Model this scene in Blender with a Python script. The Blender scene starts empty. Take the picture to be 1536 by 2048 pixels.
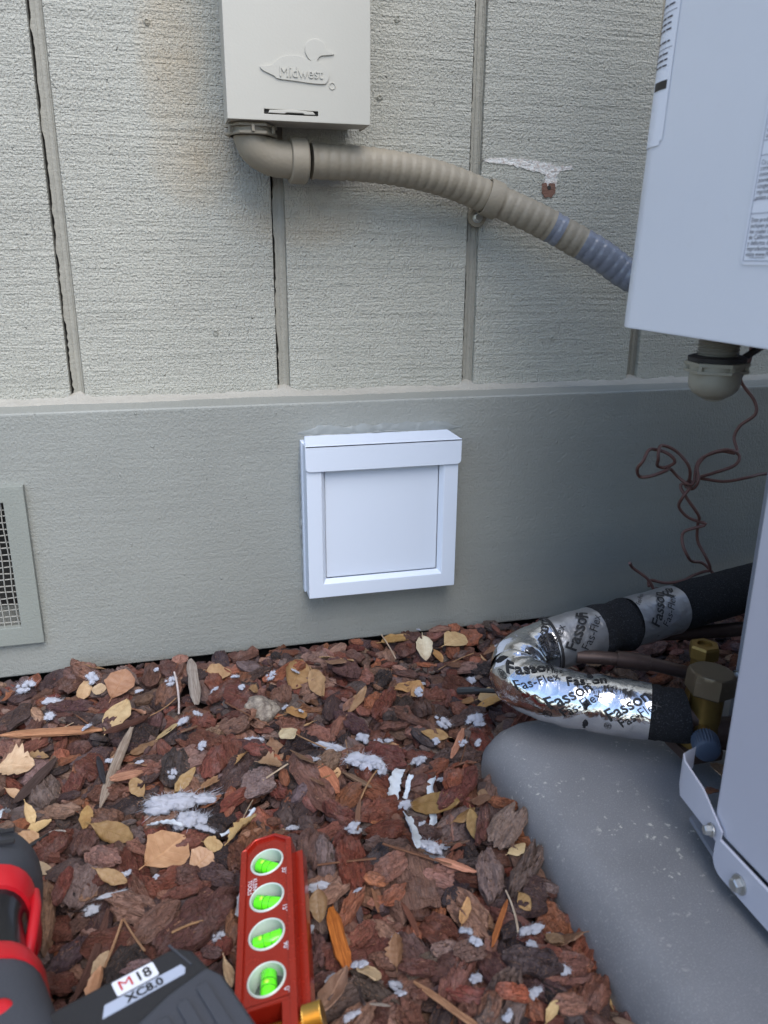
import bpy, bmesh, math, random
import numpy as np
from mathutils import Vector, Matrix, noise as mnoise

# ------------------------------------------------------------------ camera, world, sun, exposure
scene = bpy.context.scene
col = scene.collection
R = math.radians
CAM = Vector((0.0994, -0.8252, 0.4010))
yaw, pit, rol, FPX = 0.25211, 0.31047, 0.00638, 1577.7
fw = Vector((math.sin(yaw)*math.cos(pit), math.cos(yaw)*math.cos(pit), -math.sin(pit)))
r0 = Vector((math.cos(yaw), -math.sin(yaw), 0)); u0 = r0.cross(fw)
rt = r0*math.cos(rol) + u0*math.sin(rol); up = -r0*math.sin(rol) + u0*math.cos(rol)
cd = bpy.data.cameras.new('camera'); cam = bpy.data.objects.new('camera', cd); col.objects.link(cam)
cam.matrix_world = Matrix(((rt.x, up.x, -fw.x, CAM.x), (rt.y, up.y, -fw.y, CAM.y), (rt.z, up.z, -fw.z, CAM.z), (0, 0, 0, 1)))
cd.sensor_fit = 'HORIZONTAL'; cd.sensor_width = 36; cd.lens = FPX/1536*36
cd.clip_start = 0.01; cd.clip_end = 500
cd.dof.use_dof = True; cd.dof.focus_distance = 0.74; cd.dof.aperture_fstop = cd.lens/2.6
scene.camera = cam

SUN_EL, SUN_AZ = R(52), R(172)          # azimuth measured clockwise from +y (towards the wall)
world = bpy.data.worlds.new('World'); scene.world = world; world.use_nodes = True
wn = world.node_tree; bg = wn.nodes['Background']
sky = wn.nodes.new('ShaderNodeTexSky'); sky.sky_type = 'NISHITA'; sky.sun_disc = False
sky.sun_elevation = SUN_EL; sky.sun_rotation = SUN_AZ; sky.altitude = 100; sky.air_density = 1.0; sky.dust_density = 1.0; sky.ozone_density = 1.6
wn.links.new(sky.outputs[0], bg.inputs[0]); bg.inputs[1].default_value = 0.15
sl = bpy.data.lights.new('sun', 'SUN'); sl.energy = 1.45; sl.angle = R(45); sl.color = (1.0, 0.965, 0.92)
sun = bpy.data.objects.new('sun', sl); col.objects.link(sun)
sd = Vector((math.sin(SUN_AZ)*math.cos(SUN_EL), math.cos(SUN_AZ)*math.cos(SUN_EL), math.sin(SUN_EL)))
sun.location = sd*5; sun.rotation_euler = sd.to_track_quat('Z', 'Y').to_euler()
vs = scene.view_settings
vs.view_transform = 'Standard'; vs.look = 'None'; vs.exposure = 1.14; vs.gamma = 1.0; vs.use_curve_mapping = False

# ------------------------------------------------------------------ helpers
rng = random.Random(7)
def lin(r, g, b):
    f = lambda c: (c/255/12.92) if c/255 <= 0.04045 else ((c/255+0.055)/1.055)**2.4
    return (f(r), f(g), f(b), 1.0)

class NT:
    """small node-tree builder"""
    def __init__(s, name):
        s.m = bpy.data.materials.new(name); s.m.use_nodes = True; s.t = s.m.node_tree
        s.b = s.t.nodes['Principled BSDF']; s.out = s.t.nodes['Material Output']
    def n(s, typ, **kw):
        nd = s.t.nodes.new('ShaderNode'+typ)
        for k, v in kw.items(): setattr(nd, k, v)
        return nd
    def link(s, a, b): s.t.links.new(a, b)
    def set(s, sock, v):
        if hasattr(v, 'is_output') or isinstance(v, bpy.types.NodeSocket): s.link(v, sock)
        else: sock.default_value = v
    def coord(s, kind='Object'): return s.n('TexCoord').outputs[kind]
    def attr(s, name, out='Vector'): return s.n('Attribute', attribute_name=name).outputs[out]
    def mapping(s, vec, scale=(1, 1, 1), loc=(0, 0, 0), rot=(0, 0, 0)):
        m = s.n('Mapping'); s.link(vec, m.inputs[0])
        m.inputs['Scale'].default_value = scale; m.inputs['Location'].default_value = loc; m.inputs['Rotation'].default_value = rot
        return m.outputs[0]
    def noise(s, vec, scale, detail=3, rough=0.55, dist=0.0):
        m = s.n('TexNoise'); s.link(vec, m.inputs['Vector'])
        m.inputs['Scale'].default_value = scale; m.inputs['Detail'].default_value = detail
        m.inputs['Roughness'].default_value = rough; m.inputs['Distortion'].default_value = dist
        return m.outputs['Fac']
    def math(s, op, a, b=0.0, c=0.0, clamp=False):
        m = s.n('Math', operation=op, use_clamp=clamp)
        s.set(m.inputs[0], a); s.set(m.inputs[1], b); s.set(m.inputs[2], c); return m.outputs[0]
    def ramp(s, fac, stops, interp='LINEAR'):
        m = s.n('ValToRGB'); s.link(fac, m.inputs[0]); cr = m.color_ramp; cr.interpolation = interp
        while len(cr.elements) < len(stops): cr.elements.new(0.5)
        for e, (p, c) in zip(cr.elements, stops):
            e.position = p; e.color = c if hasattr(c, '__len__') else (c, c, c, 1)
        return m.outputs[0]
    def mix(s, fac, a, b, mode='MIX'):
        m = s.n('Mix', data_type='RGBA', blend_type=mode); s.set(m.inputs[0], fac)
        s.set(m.inputs[6], a); s.set(m.inputs[7], b); return m.outputs[2]
    def bump(s, h, strength=1.0, dist=0.001):
        m = s.n('Bump'); m.inputs['Strength'].default_value = strength; m.inputs['Distance'].default_value = dist
        s.link(h, m.inputs['Height']); s.link(m.outputs[0], s.b.inputs['Normal'])
    def P(s, **kw):
        names = {'color': 'Base Color', 'rough': 'Roughness', 'metal': 'Metallic', 'spec': 'Specular IOR Level', 'coat': 'Coat Weight', 'trans': 'Transmission Weight', 'sheen': 'Sheen Weight', 'sss': 'Subsurface Weight'}
        for k, v in kw.items(): s.set(s.b.inputs[names[k]], v)
        return s

M = {}
def plain(name, c, rough=0.5, metal=0.0, grain=0.0, gscale=600, gdist=0.0004, var=0.12, vscale=18, spec=0.5, coat=0.0, dirt=0.0):
    """painted / plastic / metal surface with slight mottling, dust and fine relief"""
    t = NT(name); v = t.coord()
    n1 = t.noise(v, vscale, 5, 0.6)
    c1 = tuple(x*(1-var) for x in c[:3])+(1,); c2 = tuple(min(1, x*(1+var)) for x in c[:3])+(1,)
    colr = t.mix(n1, c1, c2)
    if dirt:
        d = t.ramp(t.noise(v, 90, 6, 0.7), [(0.60, 0.0), (0.78, dirt)])
        colr = t.mix(d, colr, lin(176, 168, 155))
    rr = t.math('MULTIPLY_ADD', t.noise(v, 60, 4), 0.22, rough-0.11, clamp=True)
    t.P(color=colr, rough=rr, metal=metal, spec=spec, coat=coat)
    if grain: t.bump(t.noise(v, gscale, 3, 0.6), grain, gdist)
    M[name] = t.m; return t.m

class G:
    """geometry collector, world coordinates"""
    def __init__(s): s.v = []; s.f = []
    def add(s, vs, fs):
        o = len(s.v); s.v += [tuple(p) for p in vs]; s.f += [tuple(i+o for i in f) for f in fs]; return s
    def box(s, x0, x1, y0, y1, z0, z1):
        vs = [(x, y, z) for x in (x0, x1) for y in (y0, y1) for z in (z0, z1)]
        return s.add(vs, [(0, 1, 3, 2), (4, 6, 7, 5), (0, 4, 5, 1), (2, 3, 7, 6), (0, 2, 6, 4), (1, 5, 7, 3)])
    def obox(s, c, ax, half):
        """oriented box: centre, three axis vectors, half sizes"""
        vs = []
        for a in (-1, 1):
            for b in (-1, 1):
                for d in (-1, 1):
                    vs.append(Vector(c)+ax[0]*a*half[0]+ax[1]*b*half[1]+ax[2]*d*half[2])
        return s.add(vs, [(0, 1, 3, 2), (4, 6, 7, 5), (0, 4, 5, 1), (2, 3, 7, 6), (0, 2, 6, 4), (1, 5, 7, 3)])
    def prism(s, pts, ax0, ax1, org, n, t0, t1):
        """outline pts (a,b) in the plane org + a*ax0 + b*ax1, extruded along n from t0 to t1"""
        k = len(pts); org = Vector(org)
        lo = [org+ax0*a+ax1*b+n*t0 for a, b in pts]; hi = [org+ax0*a+ax1*b+n*t1 for a, b in pts]
        fs = [tuple(range(k))[::-1], tuple(range(k, 2*k))] + [(i, (i+1) % k, k+(i+1) % k, k+i) for i in range(k)]
        return s.add(lo+hi, fs)
    def lathe(s, prof, org, axis, seg=32, ref=None, cap=True):
        """prof: list of (radius, height along axis)"""
        axis = Vector(axis).normalized(); ref = Vector(ref) if ref else (Vector((0, 0, 1)) if abs(axis.z) < 0.9 else Vector((1, 0, 0)))
        a = axis.cross(ref).normalized(); b = axis.cross(a); org = Vector(org); vs = []; fs = []
        for r, h in prof:
            for i in range(seg):
                t = 2*math.pi*i/seg; rr = r(t) if callable(r) else r
                vs.append(org+axis*h+(a*math.cos(t)+b*math.sin(t))*rr)
        for k in range(len(prof)-1):
            for i in range(seg):
                j = (i+1) % seg; fs.append((k*seg+i, k*seg+j, (k+1)*seg+j, (k+1)*seg+i))
        if cap: fs.append(tuple(range(seg))[::-1]); fs.append(tuple((len(prof)-1)*seg+i for i in range(seg)))
        return s.add(vs, fs)
    def tube(s, path, rad, seg=16, s0=0, s1=None, cap=True):
        F = path if isinstance(path, Path) else Path(path)
        vs = []; fs = []; k = 0
        for i in range(len(F.p)):
            d = F.s[i]
            if d < s0-1e-7 or (s1 is not None and d > s1+1e-7): continue
            for j in range(seg):
                t = 2*math.pi*j/seg; r = rad(d, t) if callable(rad) else rad
                vs.append(F.p[i]+(F.a[i]*math.cos(t)+F.b[i]*math.sin(t))*r)
            k += 1
        for i in range(k-1):
            for j in range(seg):
                m = (j+1) % seg; fs.append((i*seg+j, i*seg+m, (i+1)*seg+m, (i+1)*seg+j))
        if cap and k: fs.append(tuple(range(seg))[::-1]); fs.append(tuple((k-1)*seg+j for j in range(seg)))
        return s.add(vs, fs)

class Path:
    """smooth curve through points, resampled evenly, with rotation-minimising frames"""
    def __init__(s, pts, step=0.003, smooth=True, ref=(0, 0, 1)):
        P = [Vector(p) for p in pts]
        if smooth and len(P) > 2:
            Q = [P[0]*2-P[1]]+P+[P[-1]*2-P[-2]]; d = []
            for i in range(1, len(Q)-2):
                for k in range(24):
                    t = k/24; a, b, c, e = Q[i-1], Q[i], Q[i+1], Q[i+2]
                    d.append(0.5*((2*b)+(c-a)*t+(2*a-5*b+4*c-e)*t*t+(3*b-a-3*c+e)*t**3))
            d.append(P[-1])
        else: d = P
        L = [0]
        for i in range(1, len(d)): L.append(L[-1]+(d[i]-d[i-1]).length)
        s.len = L[-1]; n = max(2, int(round(s.len/step))+1); s.p = []; s.s = []; j = 0
        for i in range(n):
            q = s.len*i/(n-1)
            while j < len(L)-2 and L[j+1] < q: j += 1
            t = (q-L[j])/max(1e-9, L[j+1]-L[j]); s.p.append(d[j].lerp(d[j+1], t)); s.s.append(q)
        s.a = []; s.b = []; s.t = []
        for i in range(n):
            T = (s.p[min(n-1, i+1)]-s.p[max(0, i-1)]).normalized(); s.t.append(T)
            if i == 0: A = Vector(ref)-T*T.dot(Vector(ref))
            else: A = s.a[-1]-T*T.dot(s.a[-1])
            A.normalize(); s.a.append(A); s.b.append(T.cross(A))
    def at(s, q):
        i = min(len(s.p)-2, max(0, int(q/s.len*(len(s.p)-1)))); t = (q-s.s[i])/(s.s[i+1]-s.s[i])
        return s.p[i].lerp(s.p[i+1], t), s.a[i].lerp(s.a[i+1], t).normalized(), s.b[i].lerp(s.b[i+1], t).normalized()

OFF = {}
def tag(o, label, cat, group=None, kind=None):
    if label: o['label'] = label
    if cat: o['category'] = cat
    if group: o['group'] = group
    if kind: o['kind'] = kind
    return o
def thing(name, label, cat, loc=(0, 0, 0), group=None):
    o = bpy.data.objects.new(name, None); o.empty_display_size = 0.02; col.objects.link(o)
    o.location = loc; OFF[o.name] = Vector(loc); return tag(o, label, cat, group)
def part(name, g, mat, parent=None, bevel=0.0, bseg=2, smooth=None, loc=None, normals=True):
    """G -> mesh object; geometry is given in world coordinates"""
    off = OFF[parent.name] if parent else Vector(loc or (0, 0, 0))
    me = bpy.data.meshes.new(name)
    me.from_pydata([Vector(v)-off for v in g.v], [], g.f)
    if bevel or normals:
        bm = bmesh.new(); bm.from_mesh(me)
        bmesh.ops.recalc_face_normals(bm, faces=bm.faces)
        if bevel:
            ed = [e for e in bm.edges if len(e.link_faces) == 2 and e.calc_face_angle(0) > R(25)]
            bmesh.ops.bevel(bm, geom=ed, offset=bevel, segments=bseg, profile=0.6, affect='EDGES', clamp_overlap=True)
        bm.to_mesh(me); bm.free()
    if smooth is None: smooth = 35 if bevel else None; wn_ = bool(bevel)
    else: wn_ = False
    if smooth: me.shade_smooth(); me.set_sharp_from_angle(angle=R(smooth))
    me.materials.append(M[mat] if isinstance(mat, str) else mat)
    o = bpy.data.objects.new(name, me); col.objects.link(o)
    if wn_:
        md = o.modifiers.new('weighted_normal', 'WEIGHTED_NORMAL'); md.keep_sharp = True; md.weight = 100
    if parent: o.parent = parent; OFF[o.name] = off
    else: o.location = off; OFF[o.name] = off
    return o

def text_geo(body, size, bold=0.0, align='LEFT', shear=0.0, sx=1.0):
    """flat lettering: list of 2D points and faces"""
    c = bpy.data.curves.new('t', 'FONT'); c.body = body; c.size = size; c.offset = bold*size; c.align_x = align
    c.resolution_u = 3; c.shear = shear
    o = bpy.data.objects.new('t', c); col.objects.link(o)
    me = bpy.data.meshes.new_from_object(o.evaluated_get(bpy.context.evaluated_depsgraph_get()))
    vs = [(v.co.x*sx, v.co.y) for v in me.vertices]; fs = [tuple(p.vertices) for p in me.polygons]
    bpy.data.objects.remove(o); bpy.data.curves.remove(c); bpy.data.meshes.remove(me)
    return vs, fs
def text_on(g, body, size, org, ax, ay, n, lift=0.0003, **kw):
    vs, fs = text_geo(body, size, **kw); org = Vector(org)
    g.add([org+ax*a+ay*b+n*lift for a, b in vs], fs); return g
def fbm(p, o=4):
    s = 0; a = 1.0; p = Vector(p)
    for i in range(o): s += a*mnoise.noise(p*(2**i)+Vector((i*7.3, i*3.1, i*5.7))); a *= 0.5
    return s
X, Y, Z = Vector((1, 0, 0)), Vector((0, 1, 0)), Vector((0, 0, 1))
def rrect(w, h, r, k=5, corners=(1, 1, 1, 1)):
    """rounded rectangle outline centred on 0; corners: ++, -+, --, +-"""
    o = []
    for i, (sx, sy) in enumerate(((1, 1), (-1, 1), (-1, -1), (1, -1))):
        if not corners[i]: o.append((sx*w/2, sy*h/2)); continue
        for j in range(k+1):
            t = math.pi/2*(i+j/k); o.append((sx*(w/2-r)+r*math.cos(t), sy*(h/2-r)+r*math.sin(t)))
    return o

# ------------------------------------------------------------------ materials
def wall_mat(name, base, fine, streak, dist, stains=False, line=0.45):
    t = NT(name); v = t.coord()
    s1 = t.noise(t.mapping(v, (5, 1, 150)), 1.0, 5, 0.66, 0.25)
    s2 = t.noise(t.mapping(v, (45, 1, 420)), 1.0, 3, 0.6, 0.3)
    w1 = t.noise(t.mapping(v, (640, 1, 150)), 1.0, 2, 0.5, 0.5)
    peb = t.noise(v, 430, 3, 0.6)
    big = t.noise(v, 7, 4, 0.55)
    h = t.math('MULTIPLY', s1, streak)
    h = t.math('MULTIPLY_ADD', s2, streak*0.5, h)
    h = t.math('MULTIPLY_ADD', w1, fine*0.6, h)
    h = t.math('MULTIPLY_ADD', peb, fine, h)
    dr = t.ramp(t.noise(t.mapping(v, (210, 1, 120)), 1.0, 2, 0.5), [(0.70, 0.0), (0.80, 1.0)])
    h = t.math('MULTIPLY_ADD', dr, fine*0.9, h)
    t.bump(h, 1.0, dist)
    c1 = tuple(x*0.93 for x in base[:3])+(1,); c2 = tuple(x*1.07 for x in base[:3])+(1,)
    c = t.mix(t.ramp(big, [(0.3, 0.0), (0.7, 1.0)]), c1, c2)
    c = t.mix(t.math('MULTIPLY', t.ramp(s1, [(0.25, line), (0.5, 0.0)]), 1.0), c, tuple(x*0.62 for x in base[:3])+(1,))
    if stains:
        sp = t.n('SeparateXYZ'); t.link(v, sp.inputs[0])
        def blob(cx, cz, rx, rz):
            a = t.math('POWER', t.math('MULTIPLY', t.math('SUBTRACT', sp.outputs[0], cx), 1/rx), 2.0)
            b = t.math('POWER', t.math('MULTIPLY', t.math('SUBTRACT', sp.outputs[2], cz), 1/rz), 2.0)
            return t.math('SUBTRACT', 1.0, t.math('ADD', a, b), clamp=True)
        m = t.math('MAXIMUM', blob(0.112-0.3, 0.575, 0.035, 0.09), blob(0.225-0.3, 0.440, 0.08, 0.035))
        m = t.math('MAXIMUM', m, blob(0.13-0.3, 0.49, 0.05, 0.05))
        m = t.math('MULTIPLY', m, t.math('MULTIPLY', t.noise(v, 34, 5, 0.65), 0.55), clamp=True)
        c = t.mix(m, c, lin(172, 138, 84))
    t.P(color=c, rough=0.5, spec=0.5); M[name] = t.m
WALL = lin(179, 177, 165)
wall_mat('siding_paint', WALL, 1.0, 0.85, 0.0034, True)
wall_mat('skirt_paint', lin(140, 141, 134), 0.46, 0.22, 0.0017, False, 0.15)
plain('groove_paint', lin(148, 145, 134), 0.7, grain=0.8, gscale=300, gdist=0.001, var=0.2, vscale=60)
plain('caulk_dusty', lin(160, 156, 146), 0.85, grain=1.0, gscale=260, gdist=0.0012, var=0.15, vscale=70, dirt=0.5)
plain('caulk_wet', lin(134, 137, 134), 0.35, grain=0.5, gscale=160, gdist=0.0006, var=0.15)
plain('gap_dark', lin(52, 50, 46), 0.9)
plain('vent_white', lin(210, 217, 228), 0.38, var=0.015)
plain('vent_paint', lin(134, 137, 129), 0.55, grain=0.8, gscale=420, gdist=0.0006, var=0.06)
plain('wire_paint', lin(150, 148, 140), 0.6, var=0.15)
plain('crawl_dark', lin(40, 36, 34), 0.95, grain=1, gscale=120, gdist=0.004, var=0.4)
plain('box_paint', lin(178, 174, 162), 0.42, grain=0.35, gscale=500, gdist=0.0003, var=0.03)
plain('conduit_paint', lin(138, 129, 112), 0.55, grain=0.5, gscale=380, gdist=0.0005, var=0.1, vscale=40, dirt=0.25)
plain('conduit_bare', lin(122, 126, 136), 0.25, var=0.1, vscale=60, dirt=0.15)
plain('wire_dark', lin(70, 64, 58), 0.6)
plain('zinc', lin(190, 190, 186), 0.35, metal=0.9, var=0.1)
plain('primer_old', lin(226, 224, 218), 0.8, grain=1.0, gscale=300, gdist=0.0012, var=0.12, vscale=160, dirt=0.6)
plain('bare_board', lin(118, 86, 72), 0.85, grain=1.0, gscale=300, gdist=0.0012, var=0.3, vscale=200)
plain('ac_paint', lin(216, 219, 225), 0.34, grain=0.15, gscale=500, gdist=0.0003, var=0.03, vscale=9, dirt=0.07)
plain('ac_paint_shaded', lin(184, 184, 194), 0.36, grain=0.15, gscale=500, gdist=0.0003, var=0.03, vscale=8, dirt=0.1)  # cabinet paint darkened to put in the shade low on the unit
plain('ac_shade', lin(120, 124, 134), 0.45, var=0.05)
plain('label_paper', lin(226, 229, 236), 0.45, var=0.012)
plain('ink', lin(62, 62, 72), 0.6, var=0.05)
plain('ink_black', lin(24, 24, 26), 0.5, var=0.05)
plain('ink_grey', lin(140, 142, 156), 0.6, var=0.05)
plain('rubber', lin(30, 28, 28), 0.6, var=0.1)
plain('fitting_beige', lin(138, 134, 118), 0.45, var=0.08, vscale=60)
plain('fitting_grey', lin(120, 118, 108), 0.4, var=0.08, vscale=60)
plain('wire_brown', lin(104, 70, 62), 0.5, var=0.12, vscale=120)
plain('copper_old', lin(74, 58, 52), 0.45, metal=0.4, var=0.3, vscale=70, dirt=0.3)
plain('brass', lin(134, 108, 58), 0.42, metal=0.75, grain=0.4, gscale=220, gdist=0.0006, var=0.25, vscale=60)
plain('brass_cap', lin(106, 94, 76), 0.42, metal=0.6, var=0.14, vscale=50, dirt=0.25)
plain('brass_bright', lin(206, 164, 84), 0.3, metal=0.95, var=0.1)
plain('cap_blue', lin(62, 74, 92), 0.5, var=0.1)
plain('tool_black', lin(34, 34, 37), 0.45, grain=0.5, gscale=900, gdist=0.0003, var=0.1)
plain('tool_rubber', lin(58, 60, 66), 0.62, grain=0.6, gscale=800, gdist=0.0004, var=0.1)
plain('tool_gloss', lin(22, 22, 26), 0.2, var=0.1)
plain('tool_red', lin(178, 22, 32), 0.38, var=0.06)
plain('badge_white', lin(214, 216, 222), 0.4, var=0.02)
plain('badge_grey', lin(162, 170, 186), 0.4, var=0.03)
plain('liner_white', lin(196, 206, 198), 0.35, var=0.04)
plain('flake_white', lin(186, 192, 198), 0.7, grain=0.6, gscale=300, gdist=0.0006, var=0.06, vscale=90)
plain('plastic_strip', lin(30, 30, 32), 0.4, var=0.1)

def primer_mat():
    t = NT('primer'); v = t.coord()
    n = t.noise(t.mapping(v, (120, 1, 420)), 1.0, 5, 0.7, 0.4); sc = t.noise(v, 260, 4, 0.7)
    c = t.mix(t.ramp(sc, [(0.45, 0.0), (0.7, 0.8)]), lin(228, 226, 220), lin(178, 150, 136))
    t.P(color=c, rough=0.8); t.bump(t.math('MULTIPLY_ADD', n, 0.7, sc), 1.0, 0.0022)
    t.set(t.b.inputs['Alpha'], t.ramp(t.math('MULTIPLY_ADD', n, 0.6, t.math('MULTIPLY', sc, 0.4)), [(0.33, 0.0), (0.44, 1.0)])); M['primer'] = t.m
primer_mat()
def level_mat():
    t = NT('level_red'); v = t.coord()
    c = t.mix(t.noise(v, 40, 4), lin(156, 38, 24), lin(178, 50, 32))
    w = t.ramp(t.noise(v, 260, 5, 0.7), [(0.64, 0.0), (0.74, 0.55)])
    c = t.mix(w, c, lin(210, 96, 72))
    t.P(color=c, rough=t.math('MULTIPLY_ADD', t.noise(v, 120, 4), 0.25, 0.12), metal=0.5, coat=0.3); M['level_red'] = t.m
    t = NT('vial_green'); t.P(color=lin(110, 255, 40), rough=0.12, sss=0.25); t.b.inputs['Subsurface Radius'].default_value = (0.004, 0.008, 0.002); M['vial_green'] = t.m
    t = NT('vial_end'); t.P(color=lin(188, 240, 70), rough=0.15); M['vial_end'] = t.m
    plain('steel_floor', lin(120, 124, 122), 0.3, metal=0.7, var=0.3, vscale=120)
level_mat()
def pad_mat():
    t = NT('pad_plastic'); v = t.coord()
    c = t.mix(t.noise(v, 9, 5, 0.6), lin(98, 98, 100), lin(136, 136, 138))
    sp = t.ramp(t.noise(v, 150, 4, 0.65), [(0.62, 0.0), (0.68, 1.0)])
    c = t.mix(t.math('MULTIPLY', sp, t.ramp(t.noise(v, 14, 3), [(0.4, 0.0), (0.7, 1.0)])), c, lin(205, 202, 190))
    c = t.mix(t.ramp(t.noise(v, 900, 2, 0.5), [(0.55, 0.0), (0.75, 0.35)]), c, lin(176, 174, 170))
    t.P(color=c, rough=0.55); t.bump(t.noise(v, 1100, 3, 0.6), 0.6, 0.0006); M['pad_plastic'] = t.m
pad_mat()
def foil_mat():
    t = NT('foil'); v = t.coord()
    big = t.noise(v, 55, 4, 0.6, 1.2); fine = t.noise(v, 320, 3, 0.6)
    vo = t.n('TexVoronoi', feature='DISTANCE_TO_EDGE'); t.link(v, vo.inputs['Vector']); vo.inputs['Scale'].default_value = 70
    cr = t.ramp(vo.outputs['Distance'], [(0.0, 1.0), (0.08, 0.0)])
    h = t.math('MULTIPLY_ADD', cr, 0.10, t.math('MULTIPLY_ADD', fine, 0.07, big))
    t.bump(h, 0.2, 0.004)
    t.P(color=t.mix(t.noise(v, 90, 4), lin(196, 198, 202), lin(226, 226, 228)), metal=1.0, rough=t.math('MULTIPLY_ADD', t.noise(v, 45, 4), 0.16, 0.06)); M['foil'] = t.m
    t = NT('foil_dusty'); v = t.coord()
    t.bump(t.math('MULTIPLY_ADD', t.noise(v, 320, 3), 0.08, t.noise(v, 60, 3, 0.5, 1.0)), 0.5, 0.003)
    t.P(color=t.mix(t.noise(v, 70, 5, 0.7), lin(140, 140, 142), lin(178, 178, 180)), metal=0.75, rough=t.math('MULTIPLY_ADD', t.noise(v, 45, 4), 0.25, 0.28)); M['foil_dusty'] = t.m
    t = NT('foam_black'); v = t.coord()
    sp = t.ramp(t.noise(v, 900, 3, 0.7), [(0.56, 0.0), (0.72, 0.5)])
    t.P(color=t.mix(sp, lin(33, 33, 35), lin(110, 110, 116)), rough=0.95, spec=0.2)
    t.bump(t.noise(v, 700, 3, 0.7), 1.0, 0.0016); M['foam_black'] = t.m
foil_mat()
def bark_mat(name, stuff):
    t = NT(name); v = t.attr('loc')
    base = t.attr('tint', 'Color') if stuff else t.n('ObjectInfo').outputs['Color']
    if not stuff:
        off = t.math('MULTIPLY', t.n('ObjectInfo').outputs['Random'], 40.0)
        cb = t.n('CombineXYZ'); t.link(off, cb.inputs[0]); t.link(off, cb.inputs[1])
        ad = t.n('VectorMath', operation='ADD'); t.link(v, ad.inputs[0]); t.link(cb.outputs[0], ad.inputs[1]); v = ad.outputs[0]
    st = t.mapping(v, (55, 150, 110))
    n = t.noise(st, 1.0, 4, 0.55, 0.8)
    k = t.math('MULTIPLY', n, 9.0)
    fr = t.math('FRACT', k); lay = t.math('MULTIPLY', t.math('FLOOR', k), 0.371); lay = t.math('FRACT', lay)
    fib = t.noise(t.mapping(v, (120, 900, 700)), 1.0, 3, 0.6, 0.3)
    grit = t.noise(v, 700, 3, 0.65)
    c = t.mix(t.math('MULTIPLY', lay, 0.55), base, t.mix(1.0, base, (0.55, 0.48, 0.50, 1), 'MULTIPLY'))
    c = t.mix(t.ramp(fib, [(0.33, 0.65), (0.55, 0.0)]), c, t.mix(1.0, c, (0.36, 0.38, 0.40, 1), 'MULTIPLY'))
    hi = t.mix(0.65, base, lin(206, 156, 122))
    c = t.mix(t.math('MULTIPLY', t.ramp(fr, [(0.0, 1.0), (0.15, 0.0)]), t.ramp(grit, [(0.30, 0.0), (0.6, 0.9)])), c, hi)
    dust = t.ramp(t.noise(v, 60, 4, 0.6), [(0.5, 0.0), (0.8, 0.4)])
    c = t.mix(dust, c, lin(140, 124, 120))
    t.P(color=c, rough=0.72, spec=0.3)
    h = t.math('MULTIPLY_ADD', t.ramp(fr, [(0.0, 0.0), (0.14, 0.85), (1.0, 1.0)]), 0.35, t.math('MULTIPLY_ADD', fib, 0.45, t.math('MULTIPLY', grit, 0.3)))
    t.bump(h, 1.0, 0.0032); M[name] = t.m
bark_mat('bark', False); bark_mat('bark_small', True)
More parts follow.
